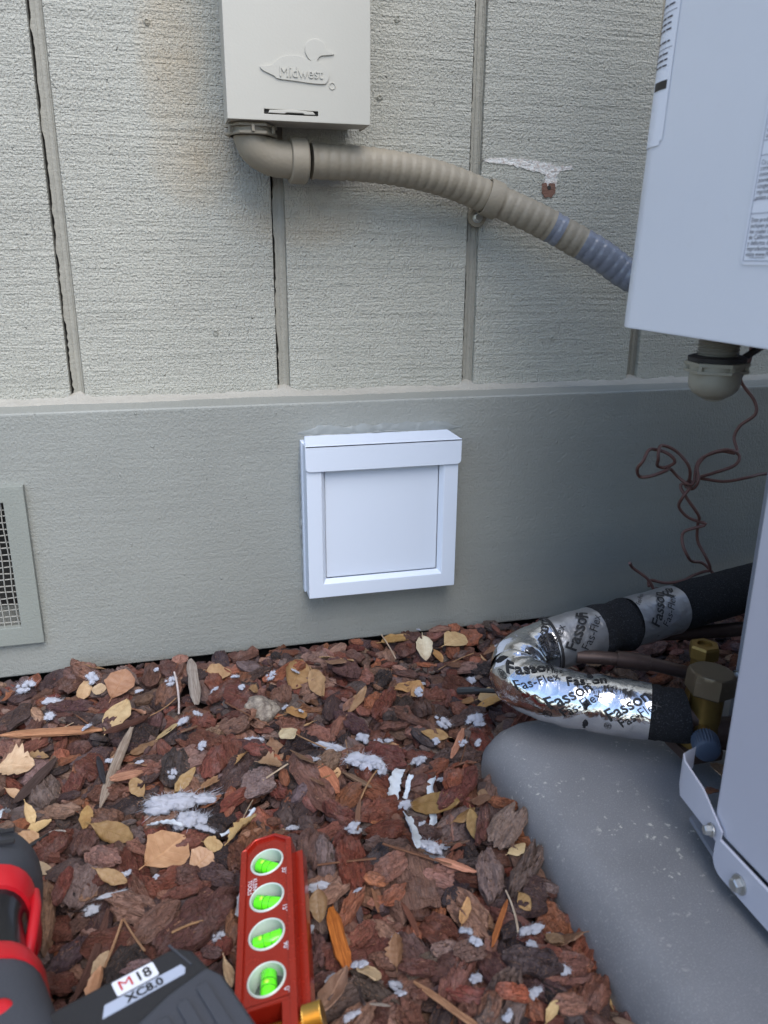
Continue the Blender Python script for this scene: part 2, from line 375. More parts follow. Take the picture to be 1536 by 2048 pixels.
def leaf_mat():
    t = NT('dry_leaf'); v = t.attr('loc'); base = t.n('ObjectInfo').outputs['Color']; rn = t.n('ObjectInfo').outputs['Random']
    sp = t.n('SeparateXYZ'); t.link(v, sp.inputs[0]); u, w = sp.outputs[0], t.math('ABSOLUTE', sp.outputs[1])
    rib = t.ramp(w, [(0.0, 1.0), (0.06, 0.0)])
    side = t.math('FRACT', t.math('SUBTRACT', t.math('MULTIPLY', u, 6.5), t.math('MULTIPLY', w, 1.4)))
    sv = t.ramp(t.math('ABSOLUTE', t.math('SUBTRACT', side, 0.5)), [(0.0, 1.0), (0.09, 0.0)])
    vein = t.math('MAXIMUM', rib, t.math('MULTIPLY', sv, 0.6))
    oc = t.coord(); nz = t.n('TexNoise', noise_dimensions='4D'); t.link(oc, nz.inputs['Vector']); t.link(t.math('MULTIPLY', rn, 30.0), nz.inputs['W'])
    nz.inputs['Scale'].default_value = 110; nz.inputs['Detail'].default_value = 5; nz.inputs['Roughness'].default_value = 0.65
    blot = nz.outputs['Fac']
    c = t.mix(t.ramp(blot, [(0.35, 0.0), (0.7, 0.75)]), base, t.mix(1.0, base, (0.60, 0.48, 0.40, 1), 'MULTIPLY'))
    c = t.mix(t.ramp(blot, [(0.68, 0.0), (0.78, 0.6)]), c, lin(80, 56, 40))
    c = t.mix(t.math('MULTIPLY', vein, 0.4), c, t.mix(1.0, base, (1.25, 1.2, 1.1, 1), 'MULTIPLY'))
    t.P(color=c, rough=0.5, spec=0.4); t.bump(t.math('MULTIPLY_ADD', blot, 0.4, vein), 0.5, 0.0007); M['dry_leaf'] = t.m
    t = NT('wood'); v = t.attr('loc'); base = t.n('ObjectInfo').outputs['Color']
    f = t.noise(t.mapping(v, (40, 700, 700)), 1.0, 4, 0.65, 0.6)
    g = t.noise(v, 120, 4)
    c = t.mix(t.ramp(f, [(0.35, 0.8), (0.6, 0.0)]), base, t.mix(1.0, base, (0.45, 0.38, 0.34, 1), 'MULTIPLY'))
    c = t.mix(t.ramp(g, [(0.5, 0.0), (0.75, 0.5)]), c, t.mix(1.0, base, (0.6, 0.5, 0.45, 1), 'MULTIPLY'))
    t.P(color=c, rough=0.75, spec=0.3); t.bump(f, 1.0, 0.0014); M['wood'] = t.m
    t = NT('lint'); v = t.coord()
    n = t.noise(v, 420, 4, 0.7)
    t.P(color=t.mix(n, lin(194, 198, 214), lin(226, 228, 239)), rough=1.0, spec=0.1, sheen=0.4); t.bump(t.noise(v, 900, 5, 0.8), 0.8, 0.003); M['lint'] = t.m
    t = NT('stone'); v = t.coord()
    c = t.mix(t.ramp(t.noise(v, 120, 6, 0.75), [(0.35, 0.0), (0.65, 1.0)]), lin(92, 80, 72), lin(178, 166, 150))
    t.P(color=c, rough=0.9); t.bump(t.noise(v, 160, 6, 0.7), 1.0, 0.004); M['stone'] = t.m
    t = NT('soil'); v = t.coord()
    n = t.noise(v, 60, 8, 0.7)
    t.P(color=t.ramp(n, [(0.3, lin(38, 28, 24)), (0.55, lin(74, 50, 42)), (0.75, lin(110, 76, 60))]), rough=0.95); t.bump(n, 1.0, 0.02); M['soil'] = t.m
leaf_mat()

# ------------------------------------------------------------------ ground
g = G(); g.add([(-40, -40, -0.024), (40, -40, -0.024), (40, 0.02, -0.024), (-40, 0.02, -0.024)], [(0, 1, 2, 3)])
tag(part('ground', g, 'soil'), 'dark brown soil under the bark mulch', None, kind='structure')

# ------------------------------------------------------------------ house wall
S, H, TB = 0.2032, 0.2653, 0.055
wall = thing('house_wall', 'grey green painted wall of rough grooved siding above a smooth skirting board', 'wall', (0.3, 0, 0))
for k in range(-7, 12):
    g = G(); g.box(S*k+0.0065, S*(k+1)-0.0065, 0.0, 0.012, H-0.004, 2.5)
    part('siding_board', g, 'siding_paint', wall, bevel=0.0016)
    gx = S*(k+1); g = G(); edge = [(gx-0.0042-0.0030*max(0, fbm((gx*7, z_*38, 2))) - 0.0011*fbm((gx*7, z_*240, 5)), z_) for z_ in np.linspace(H-0.004, 0.76, 130)]+[(gx-0.0042, 2.5)]
    g.prism([(gx+0.00645, 2.5), (gx+0.00645, H-0.004)][::-1]+edge[::-1], X, Z, (0, 0, 0), Y, 0.0052, 0.012)
    for dx_ in (-0.0012, 0.0030, 0.0048): g.prism([(gx+dx_+0.0004*fbm((dx_*900, z_*60, 1)), z_) for z_ in np.linspace(H-0.004, 0.76, 90)]+[(gx+dx_+0.0008+0.0004*fbm((dx_*900, z_*60, 4)), z_) for z_ in np.linspace(0.76, H-0.004, 90)], X, Z, (0, 0, 0), Y, 0.0044, 0.0056)
    part('groove_strip', g, 'groove_paint', wall)
g = G(); g.box(S*-7, S*12, 0.0121, 0.06, 0.0, 2.5); part('wall_backing', g, 'gap_dark', wall)
g = G(); g.box(S*-7, S*12, -0.02, 0.06, -0.08, -0.0005); part('foundation', g, 'gap_dark', wall)  # foundation coloured dark to stand in for the shadow under the board
VX0, VX1, VZ0, VZ1 = -0.30, -0.068, 0.056, 0.184      # vent opening in the skirting board
pts_out = [(S*-7, 0), (S*12, 0), (S*12, H), (S*-7, H)]
g = G()
def skirt_face(yy):
    v = [(S*-7, yy, 0), (S*12, yy, 0), (S*12, yy, H), (S*-7, yy, H), (VX0, yy, VZ0), (VX1, yy, VZ0), (VX1, yy, VZ1), (VX0, yy, VZ1)]
    return v
v = skirt_face(-TB)+skirt_face(-0.0005)
q4 = [(0, 1, 5, 4), (1, 2, 6, 5), (2, 3, 7, 6), (3, 0, 4, 7)]
f = list(q4)+[tuple(i+8 for i in r[::-1]) for r in q4]+[(i, i+8, (i+1) % 4+8, (i+1) % 4) for i in range(4)]+[(4+i, 4+(i+1) % 4, 12+(i+1) % 4, 12+i) for i in range(4)]
g.add(v, f); part('skirting_board', g, 'skirt_paint', wall, bevel=0.0035, bseg=3)
# dusty caulk bead in the corner between siding and skirting
g = G(); n = 520; vs = []; fs = []
for i in range(n+1):
    x = -0.55+1.75*i/n; w = 0.013+0.006*fbm((x*9, 1, 0))+0.003*fbm((x*60, 4, 0)); hh = 0.0042+0.002*fbm((x*14, 2, 5))+0.0016*fbm((x*90, 7, 0))
    d = min(abs(x-S*k) for k in range(-3, 7))
    if d < 0.012: hh += 0.006*(1-d/0.012)
    vs += [(x, 0.006 if d < 0.0066 else 0.0006, H+hh), (x, -w*0.35, H+hh*0.42), (x, -w, H+0.0012), (x, -w-0.004, H-0.0008)]
    if i: fs += [(4*(i-1)+j, 4*i+j, 4*i+j+1, 4*(i-1)+j+1) for j in range(3)]
g.add(vs, fs); part('caulk_bead', g, 'caulk_dusty', wall, smooth=60, normals=False)
# scraped bare patch with an old screw hole
def blobout(pts, amp, seed, sub=6):
    o = []
    for i in range(len(pts)):
        a, b = Vector(pts[i]), Vector(pts[(i+1) % len(pts)])
        for k in range(sub):
            p = a.lerp(b, k/sub); o.append((p.x+amp*fbm((p.x*300+seed, p.y*300, 1)), p.y+amp*fbm((p.x*300, p.y*300, seed+5))))
    return o
def patch(name, pts, mat, amp, seed, y0, y1, parent):
    o = blobout([(a, b, 0) for a, b in pts], amp, seed); g = G(); g.prism(o, X, Z, (0, 0, 0), Y, y0, y1); return part(name, g, mat, parent)
patch('primer_patch', [(0.410, 0.497), (0.425, 0.500), (0.445, 0.5005), (0.470, 0.4995), (0.487, 0.497), (0.497, 0.494), (0.513, 0.4955), (0.516, 0.4925), (0.500, 0.4895), (0.4975, 0.484), (0.497, 0.474), (0.484, 0.474), (0.4835, 0.485), (0.478, 0.488), (0.463, 0.490), (0.447, 0.494), (0.430, 0.495)], 'primer', 0.0016, 3, -0.0006, 0.002, wall)
patch('bare_board_patch', [(0.481, 0.478), (0.486, 0.4775), (0.4875, 0.472), (0.4885, 0.4775), (0.496, 0.478), (0.4965, 0.468), (0.492, 0.464), (0.485, 0.464), (0.481, 0.469)], 'bare_board', 0.0008, 8, -0.0009, 0.002, wall)
g = G(); g.lathe([(0.0022, 0), (0.0019, 0.0006)], (0.489, -0.0009, 0.4735), (0, -1, 0), 14); part('screw_hole', g, 'gap_dark', wall)

# ------------------------------------------------------------------ crawl space vent
vent = thing('crawl_space_vent', 'painted crawl space vent with wire mesh set into the skirting board', 'vent', (-0.17, -TB, VZ0))
g = G(); y0, y1 = -TB-0.007, -TB+0.002
o = [(-0.318, y0, 0.038), (-0.0495, y0, 0.038), (-0.0495, y0, 0.199), (-0.318, y0, 0.199), (VX0+0.002, y0, VZ0+0.001), (VX1-0.0005, y0, VZ0+0.001), (VX1-0.0005, y0, VZ1-0.0005), (VX0+0.002, y0, VZ1-0.0005)]
o2 = [(a, y1, c) for a, b, c in o]
f = list(q4)+[tuple(i+8 for i in r[::-1]) for r in q4]+[(i, i+8, (i+1) % 4+8, (i+1) % 4) for i in range(4)]+[(4+i, 4+(i+1) % 4, 12+(i+1) % 4, 12+i) for i in range(4)]
g.add(o+o2, f); part('frame', g, 'vent_paint', vent, bevel=0.0012)
g = G(); p = 0.0064; x = VX1-0.004
while x > VX0+0.003:
    g.tube(Path([(x+0.0007*math.sin(z_*90+x*50), -TB-0.0012, z_) for z_ in np.linspace(VZ0, VZ1, 7)], 0.01), 0.00062, 6); x -= p
z_ = VZ0+0.004
while z_ < VZ1-0.002:
    g.tube(Path([(x_, -TB-0.0001, z_+0.0006*math.sin(x_*120+z_*400)) for x_ in np.linspace(VX0+0.002, VX1-0.0005, 12)], 0.01), 0.00066, 6); z_ += p
part('wire_mesh', g, 'wire_paint', vent, smooth=60)
g = G(); g.box(VX0-0.01, VX1+0.01, -0.002, 0.2, VZ0-0.02, VZ0+0.001); g.box(VX0-0.01, VX1+0.01, 0.19, 0.2, VZ0, VZ1+0.01); part('crawl_space_lining', g, 'crawl_dark', vent)

# ------------------------------------------------------------------ white wall vent
wv = thing('wall_vent', 'clean white square plastic vent with a top hood fixed to the skirting board', 'vent', (0.29, -TB, 0.0675))
x0, x1, z0, z1 = 0.2115, 0.3685, 0.0675, 0.2265
def rect(i, yy): return [(x0+i, yy, z0+i), (x1-i, yy, z0+i), (x1-i, yy, z1-i), (x0+i, yy, z1-i)]
g = G(); loops = [rect(-0.0015, -TB+0.001), rect(-0.0015, -0.063), rect(0.0, -0.0645), rect(0, -0.085), rect(0.0150, -0.085), rect(0.0188, -0.0795)]
vs = [p for l in loops for p in l]; fs = [(4*k+i, 4*k+(i+1) % 4, 4*k+4+(i+1) % 4, 4*k+4+i) for k in range(5) for i in range(4)]
g.add(vs, fs); part('frame', g, 'vent_white', wv, bevel=0.0009)
g = G(); g.prism([(a, b) for a, b in rrect(x1-x0-0.0386, z1-z0-0.0386, 0.001)], X, Z, ((x0+x1)/2, -0.0785, (z0+z1)/2), Y, 0, 0.003)
part('flap', g, 'vent_white', wv, bevel=0.0004, bseg=1)
g = G(); g.box(x0+0.012, x1-0.012, -0.0755, -0.0565, z0+0.012, z1-0.012); part('back_box', g, 'vent_white', wv)
hd = G(); o = rrect(x1-x0+0.003, 0.0265, 0.0045, 5, (0, 0, 1, 1)); hd.prism(o, X, Z, ((x0+x1)/2+0.0005, -0.0862, 0.2155), Y, -0.0014, 0.0006)
hood = part('hood', hd, 'vent_white', wv, bevel=0.0004, bseg=1)
g = G(); g.add([(x0-0.001, -0.0876, 0.2284), (x1+0.002, -0.0876, 0.2284), (x1-0.003, -TB-0.001, 0.2320), (x0+0.003, -TB-0.001, 0.2320), (x0-0.001, -0.0876, 0.2262), (x1+0.002, -0.0876, 0.2262), (x1-0.003, -TB-0.001, 0.2262), (x0+0.003, -TB-0.001, 0.2262)],
    [(0, 1, 2, 3), (7, 6, 5, 4), (0, 4, 5, 1), (1, 5, 6, 2), (2, 6, 7, 3), (3, 7, 4, 0)]); part('hood_top', g, 'vent_white', wv, bevel=0.0006, bseg=1)
def smear(name, x0, x1, zc, hh, mat, seed, parent, yb=-TB, thick=0.0028, vert=False):
    n = 90; m = 7; vs = []; fs = []
    for i in range(n+1):
        t = i/n; a = x0+(x1-x0)*t; e = min(1, 8*min(t, 1-t))
        for j in range(m+1):
            s = j/m; b = zc+(s-0.5)*hh*(1+0.5*fbm((a*60, seed, s)))*e+0.0012*fbm((a*25, seed+3, 0))
            th = thick*math.sin(math.pi*s)*e*(0.65+0.8*fbm((a*130, s*3, seed)))
            vs.append((b, yb-max(-0.0003, th), a) if vert else (a, yb-max(-0.0003, th), b))
    for i in range(n):
        for j in range(m): k = i*(m+1)+j; fs.append((k, k+1, k+m+2, k+m+1))
    g = G(); g.add(vs, fs); return part(name, g, mat, parent, smooth=70)
smear('caulk_smear', 0.207, 0.382, 0.2345, 0.0125, 'caulk_wet', 11, wv, thick=0.0016)
smear('caulk_smear', 0.209, 0.374, 0.2318, 0.0030, 'caulk_wet', 21, wv, thick=0.0026)
smear('caulk_smear', 0.066, 0.222, 0.2095, 0.0035, 'caulk_wet', 31, wv, thick=0.0022, vert=True)
smear('caulk_smear', 0.070, 0.222, 0.3715, 0.0025, 'caulk_wet', 41, wv, thick=0.0015, vert=True)

# ------------------------------------------------------------------ disconnect box
bx = thing('disconnect_box', 'beige grey metal electrical disconnect box with embossed duck emblem on the wall', 'electrical box', (0.216, 0, 0.513))
g = G(); g.box(0.1575, 0.2735, -0.058, 0.0, 0.5195, 0.80); part('housing', g, 'box_paint', bx, bevel=0.0015)
# front cover: a shallow tray with side flanges and a slot above the lower edge
FY, CX0, CX1, CZ0 = -0.0705, 0.1535, 0.2790, 0.5145
def cover():
    g = G(); ax, az = 0.2085, 0.5215                      # slot
    hx, hz = 0.0235, 0.0019
    o = [(CX0, CZ0), (CX1, CZ0), (CX1, 0.80), (CX0, 0.80)]; i_ = [(ax-hx, az-hz), (ax+hx, az-hz), (ax+hx, az+hz), (ax-hx, az+hz)]
    v = [(a, FY, b) for a, b in o+i_]+[(a, FY+0.0016, b) for a, b in o+i_]
    f = list(q4)+[tuple(k+8 for k in r[::-1]) for r in q4]+[(k, k+8, (k+1) % 4+8, (k+1) % 4) for k in range(4)]+[(4+k, 4+(k+1) % 4, 12+(k+1) % 4, 12+k) for k in range(4)]
    g.add(v, f); return g
part('cover', cover(), 'box_paint', bx, bevel=0.0007)
g = G(); g.box(CX0, CX0+0.0014, FY+0.0017, -0.030, CZ0, 0.80); g.box(CX1-0.0014, CX1, FY+0.0017, -0.030, CZ0, 0.80); g.box(CX0+0.0016, CX1-0.0016, FY+0.0017, -0.044, CZ0, CZ0+0.0014); part('cover_flange', g, 'box_paint', bx, bevel=0.0004, bseg=1)
g = G(); g.box(0.186, 0.231, -0.0685, -0.0675, 0.516, 0.527); part('slot_shadow_plate', g, 'gap_dark', bx)  # dark plate added as the shadow seen through the cover slot
g = G(); g.prism([(-0.020, -0.0012), (-0.006, -0.0014), (-0.004, -0.0004), (0.010, -0.0004), (0.012, -0.0014), (0.021, -0.0012), (0.019, 0.0012), (0.0, 0.0021), (-0.019, 0.0012)], X, Z, (0.2085, -0.0710, 0.5216), Y, 0.0, 0.002); part('hasp_tab', g, 'box_paint', bx, bevel=0.0004, bseg=1)
# emblem: swimming duck outline with the maker's word, pressed into the cover
def relief(name, pts, y0, y1, mat='box_paint', bev=0.0005):
    P = [Vector((a, b, 0)) for a, b in pts]; Q = []
    for i in range(len(P)):
        a, b, c, d = P[i-1], P[i], P[(i+1) % len(P)], P[(i+2) % len(P)]
        for k in range(4):
            t = k/4; q = 0.5*((2*b)+(c-a)*t+(2*a-5*b+4*c-d)*t*t+(3*b-a-3*c+d)*t**3); Q.append((q.x, q.y))
    g = G(); g.prism(Q, X, Z, (0, 0, 0), Y, y0, y1); return part(name, g, mat, bx, bevel=bev)
def E(zx, zy):      # emblem sketch grid -> wall coordinates
    return (0.1535+(zx-130)/740*0.1255, 0.5145+(600-zy)/740*0.1255*1.02)
body = [(302, 362), (330, 358), (360, 352), (400, 322), (440, 308), (500, 306), (560, 325), (600, 328), (640, 355), (652, 385), (640, 415), (622, 424), (560, 424), (480, 418), (392, 412), (370, 400), (330, 385), (312, 376)]
head = [(540, 305), (530, 275), (545, 240), (590, 225), (630, 245), (640, 268), (680, 288), (640, 296), (612, 300), (595, 315), (588, 327), (560, 325)]
relief('duck_body', [E(*p) for p in body], FY-0.0013, FY+0.0005)
relief('duck_head', [E(*p) for p in head], FY-0.0013, FY+0.0005)
g = G(); p0 = E(395, 402); text_on(g, 'Midwest', 0.0118, (p0[0], FY-0.0013, p0[1]), X, Z, -Y, 0.0001, bold=0.0, sx=0.94)
n0 = len(g.v); lo = [(a, b+0.0009, c) for a, b, c in g.v]
vs = list(g.v); fs = list(g.f)
g2 = G(); g2.add([(a, b-0.0008, c) for a, b, c in vs], fs)
from collections import Counter
ec = Counter(); 
for f in fs:
    for i in range(len(f)): ec[(f[i], f[(i+1) % len(f)])] += 1
side = [(a, b) for (a, b) in ec if (b, a) not in ec]
g2.add([(a, b+0.0005, c) for a, b, c in vs], [])
k = len(vs); g2.f += [(a, b, b+k, a+k) for a, b in side]
part('lettering', g2, 'box_paint', bx)
g = G(); p0 = E(668, 430)
g.tube(Path([(p0[0]+0.0026*math.cos(t), FY-0.0002, p0[1]+0.0026*math.sin(t)) for t in np.linspace(0, 2*math.pi, 17)], 0.0008), 0.0005, 6); part('registered_mark', g, 'box_paint', bx, smooth=60)

# painted-over nail heads on the siding
for nx_, nz_ in ((0.305, 0.550), (0.322, 0.618), (0.136, 0.330), (0.505, 0.318), (0.092, 0.60)):
    g = G(); g.lathe([(lambda t: 0.0034+0.0005*math.sin(3*t+nx_*99), 0), (lambda t: 0.0030+0.0006*math.sin(2*t+nz_*70), 0.0010), (0.0016, 0.0016), (0.0011, 0.0005)], (nx_, 0.0002, nz_), -Y, 20); part('nail_head', g, 'siding_paint', wall, smooth=60)

# ------------------------------------------------------------------ flexible conduit
cdt = thing('flexible_conduit', 'painted ribbed flexible conduit running from the disconnect box to the condenser', 'conduit', (0.30, -0.03, 0.485))
CP = Path([(0.1745, -0.043, 0.522), (0.1748, -0.043, 0.507), (0.180, -0.042, 0.4955), (0.194, -0.040, 0.4885), (0.2145, -0.038, 0.4868), (0.239, -0.037, 0.4868), (0.297, -0.035, 0.4850), (0.357, -0.031, 0.4765), (0.412, -0.027, 0.4600), (0.452, -0.036, 0.4440), (0.484, -0.042, 0.4290), (0.525, -0.055, 0.4065), (0.553, -0.066, 0.3870), (0.580, -0.090, 0.3740), (0.600, -0.150, 0.3720), (0.605, -0.230, 0.3850), (0.605, -0.302, 0.3920)], 0.0012)
def ss(px):          # arc length where the path passes x = px
    return next(CP.s[i] for i in range(len(CP.p)) if CP.p[i].x >= px and CP.s[i] > 0.02)
sE, sC, sA, sB, sD = ss(0.212), ss(0.233), ss(0.474), ss(0.4860), ss(0.506)
RC = 0.0155
def rib(s, t): return RC+0.00032*math.sin(s/0.0098*2*math.pi)+0.0001*math.sin(s/0.0049*2*math.pi+t)+0.00025*fbm((s*200, math.cos(t), math.sin(t)), 2)
part('elbow', G().tube(CP, lambda s, t: 0.0152+0.0008*min(1, s/0.05), 28, 0, sE), 'conduit_paint', cdt, smooth=60)
part('painted_hose', G().tube(CP, rib, 28, sC-0.004, sA), 'conduit_paint', cdt, smooth=60)
part('bare_hose', G().tube(CP, lambda s, t: rib(s, t)-0.0001, 28, sA-0.0002, sB), 'conduit_bare', cdt, smooth=60)['label'] = 'bare bluish grey section of hose'
part('painted_hose', G().tube(CP, rib, 28, sB-0.0002, sD), 'conduit_paint', cdt, smooth=60)
part('bare_hose', G().tube(CP, lambda s, t: rib(s, t)-0.0001, 28, sD-0.0002, CP.len), 'conduit_bare', cdt, smooth=60)['label'] = 'bare bluish grey section of hose'
p0, a0, b0 = CP.at(sE+0.006); t0 = a0.cross(b0)
part('compression_ring', G().lathe([(0.0165, -0.0085), (0.0198, -0.0080), (0.0202, -0.004), (0.0202, 0.0062), (0.0188, 0.0078), (0.0160, 0.0078)], p0, t0, 36), 'conduit_paint', cdt, bevel=0.0005, bseg=1)
def hexr(r): return lambda t: r/max(abs(math.cos((t+k*math.pi/3) % (2*math.pi))) for k in range(3)) if False else r*math.cos(math.pi/6)/math.cos(((t+math.pi/6) % (math.pi/3))-math.pi/6)
g = G(); hr = hexr(0.0235)
g.lathe([(lambda t: hr(t)*0.97, 0.0), (hr, 0.0008), (hr, 0.0026)], (0.1755, -0.043, 0.5045), Z, 48); g.lathe([(hr, 0.0), (hr, 0.0018), (lambda t: hr(t)*0.97, 0.0026)], (0.1755, -0.043, 0.5112), Z, 48)
g.lathe([(0.0185, 0), (0.0185, 0.010)], (0.1755, -0.043, 0.5045), Z, 30)
for k in range(6):
    t = math.pi/3*k+math.pi/6; g.obox((0.1755+0.0220*math.cos(t), -0.043+0.0220*math.sin(t), 0.5090), (Vector((math.cos(t), math.sin(t), 0)), Vector((-math.sin(t), math.cos(t), 0)), Z), (0.0012, 0.0012, 0.0026))
part('locknut', g, 'conduit_paint', cdt, smooth=30)
st = thing('conduit_strap', 'painted one hole metal strap holding the ribbed conduit to the siding', 'strap', (0.4085, 0, 0.444))
sq = ss(0.414); p0, a0, b0 = CP.at(sq); t0 = a0.cross(b0)
part('saddle', G().lathe([(0.0163, -0.0075), (0.0178, -0.0075), (0.0182, -0.005), (0.0182, 0.005), (0.0178, 0.0075), (0.0163, 0.0075)], p0, t0, 36, cap=False), 'conduit_paint', st, smooth=40)
o = []
dv = Vector((0.010, 0, 0.0175)).normalized(); pv = Vector((-dv.z, 0, dv.x))
for k in range(13):
    t = math.pi*k/12; o.append((0.0092*math.cos(t), -0.0092*math.sin(t)))
o += [(-0.0092, 0.016), (0.0092, 0.016)]
g = G(); g.prism(o, pv, dv, (0.4085, -0.0052, 0.4420), Y, 0, 0.005); part('ear', g, 'conduit_paint', st, bevel=0.0005, bseg=1)
g = G(); h2 = hexr(0.0042); g.lathe([(0.0055, 0), (0.0055, 0.0008), (h2, 0.0009), (h2, 0.0032), (lambda t: h2(t)*0.85, 0.0040)], (0.4085, -0.0052, 0.4425), -Y, 36); part('screw', g, 'zinc', st, smooth=30)

# ------------------------------------------------------------------ plastic pad and condenser unit
pad = G(); o = []
def padloop(i, zz):
    w, e, s_, n_ = 0.317+i, 1.20-i, -1.15+i, -0.272-i; r = 0.03; pts = []
    for cx, cy, a0 in ((e-r, n_-r, 0), (w+r, n_-r, 90), (w+r, s_+r, 180), (e-r, s_+r, 270)):
        for k in range(7): t = R(a0+15*k); pts.append((cx+r*math.cos(t), cy+r*math.sin(t), zz))
    return pts
loops = [padloop(0, -0.03), padloop(0.004, 0.004), padloop(0.010, 0.018), padloop(0.017, 0.0265), padloop(0.026, 0.0298), padloop(0.05, 0.030)]
n = len(loops[0]); vs = [p for l in loops for p in l]; fs = [(k*n+i, k*n+(i+1) % n, (k+1)*n+(i+1) % n, (k+1)*n+i) for k in range(len(loops)-1) for i in range(n)]; fs.append(tuple((len(loops)-1)*n+i for i in range(n)))
pad.add(vs, fs); tag(part('equipment_pad', pad, 'pad_plastic', smooth=70, loc=(0.75, -0.7, 0)), 'smooth grey plastic pad with rounded edge under the condenser', 'pad')

ac = thing('condenser_unit', 'light grey metal outdoor condenser cabinet with warning labels', 'air conditioner', (0.75, -0.70, 0.03))
XL, BY = 0.400, -0.331; RC2 = 0.030; UZ = 0.3565
def shear(p): return (p[0]+0.040*(p[2]-UZ), p[1], p[2])
arc = [(XL+RC2-RC2*math.cos(R(t)), BY+RC2*math.sin(R(t))) for t in range(0, 91, 9)]
out = [(XL, -1.06)]+arc+[(1.12, BY+RC2), (1.12, -1.06)]
def wallprism(out, z0, z1, sh=lambda p: p, inset=0):
    g = G(); k = len(out); vs = [sh((a, b, z0)) for a, b in out]+[sh((a, b, z1)) for a, b in out]
    g.add(vs, [tuple(range(k))[::-1], tuple(range(k, 2*k))]+[(i, (i+1) % k, k+(i+1) % k, k+i) for i in range(k)]); return g
part('upper_panel', wallprism(out, UZ, 0.95, shear), 'ac_paint', ac, bevel=0.0016)
lower = [(0.4015, -1.06), (0.4015, -0.480), (0.560, -0.480), (0.560, -0.305), (1.11, -0.305), (1.11, -1.06)]
part('lower_cabinet', wallprism(lower, 0.0645, UZ-0.002), 'ac_paint_shaded', ac, bevel=0.003)
g = G(); g.box(0.488, 0.5595, -0.384, -0.379, 0.046, 0.30); part('coil_guard', g, 'ac_shade', ac, bevel=0.001)
pan = [(0.4015, -1.05), (0.4015, -0.500), (0.412, -0.446), (0.446, -0.440), (0.470, -0.410), (0.560, -0.400), (0.560, -0.310), (1.10, -0.310), (1.10, -1.05)]
part('base_pan', wallprism(pan, 0.040, 0.0435), 'ac_shade', ac)
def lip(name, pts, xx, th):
    g = G(); g.prism(pts, Y, Z, (xx, 0, 0), X, -th/2, th/2); return part(name, g, 'ac_paint_shaded', ac, bevel=0.0005, bseg=1)
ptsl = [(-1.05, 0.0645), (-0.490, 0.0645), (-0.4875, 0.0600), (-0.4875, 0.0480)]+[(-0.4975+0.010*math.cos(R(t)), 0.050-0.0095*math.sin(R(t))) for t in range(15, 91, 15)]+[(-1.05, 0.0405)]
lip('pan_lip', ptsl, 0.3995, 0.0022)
g = G(); br = [(0.4160, -0.436), (0.4040, -0.4405), (0.4000, -0.4480), (0.3988, -0.470), (0.3985, -0.492)]
vs = []; fs = []
zt = [0.0905, 0.0905, 0.0900, 0.0850, 0.0700]; zb = [0.0735, 0.0680, 0.0640, 0.0625, 0.0600]
for (a, b), t1, b1 in zip(br, zt, zb): vs += [(a, b, b1), (a, b, t1), (a+0.0016, b+0.0008, t1), (a+0.0016, b+0.0008, b1)]
for i in range(4): fs += [(4*i+j, 4*i+(j+1) % 4, 4*i+4+(j+1) % 4, 4*i+4+j) for j in range(4)]
fs += [(3, 2, 1, 0), (16, 17, 18, 19)]; g.add(vs, fs); part('valve_bracket', g, 'ac_paint_shaded', ac, bevel=0.0005, bseg=1)
def hexscrew(c, n, r, parent, mat='zinc'):
    h2 = hexr(r); g = G(); g.lathe([(r*1.35, 0), (r*1.35, 0.0009), (h2, 0.001), (h2, 0.0042), (lambda t: h2(t)*0.82, 0.005)], c, n, 36); return part('screw', g, mat, parent, smooth=30)
hexscrew((0.3978, -0.484, 0.066), (-1, 0.2, 0), 0.0032, ac); hexscrew((0.3982, -0.513, 0.0505), (-1, 0, 0), 0.0044, ac)
hexscrew((0.488, -0.3815, 0.105), (-1, -0.3, 0), 0.003, ac)
for fx in (0.60, 1.02):
    for fy in (-0.36, -0.98):
        g = G(); g.box(fx, fx+0.05, fy-0.03, fy+0.02, 0.0295, 0.0405); part('foot', g, 'rubber', ac)
# labels on the cabinet (paper + printing)
NX = Vector((-1, 0, 0)); LY = Vector((0, -1, 0)); LZ = Vector((0.040, 0, 1)).normalized(); LN = Vector((-1, 0, 0.04)).normalized()
def onface(y_, z_): return Vector(shear((XL, y_, z_)))
lw, lh = 0.110, 0.0885; c0 = onface(-0.4338-lw/2, 0.3990+lh/2)
g = G(); g.prism(rrect(lw, lh, 0.004), LY, LZ, c0, LN, -0.0002, 0.0005); lab = part('warning_label', g, 'label_paper', ac); lab['label'] = 'white warning label with three blocks of printed text'
g = G()
def hline(z_, y0=-0.4358, y1=-0.5418, w=0.00035):
    a = onface((y0+y1)/2, z_); g.obox(a+LN*0.0006, (LY, LZ, LN), (abs(y1-y0)/2, w/2, 0.0001))
for z_ in (0.4782, 0.4612, 0.4540, 0.4322, 0.4253, 0.4012, 0.4862): hline(z_)
for y_ in (-0.4358, -0.5418): a = onface(y_, (0.4012+0.4862)/2); g.obox(a+LN*0.0006, (LY, LZ, LN), (0.00017, 0.0425, 0.0001))
part('rule_lines', g, 'ink_grey', lab)
g = G()
blocks = [(0.4755, ['This product can expose you', 'including lead, which are', 'known to the State of', 'to cause cancer and birth', 'or other harm. For more']),
          (0.4510, ['Ce produit peut vous exposer', 'comme le plomb, qui sont', 'connus par la Californie', 'pouvant causer le cancer', 'congenitales ou autres', 'reproduction. Pour plus', 'prière de visiter']),
          (0.4225, ['Este producto puede', 'incluyen plomo,', 'los cuales son', 'de California', 'y defectos de', 'reproductivos', 'visite www.P65'])]
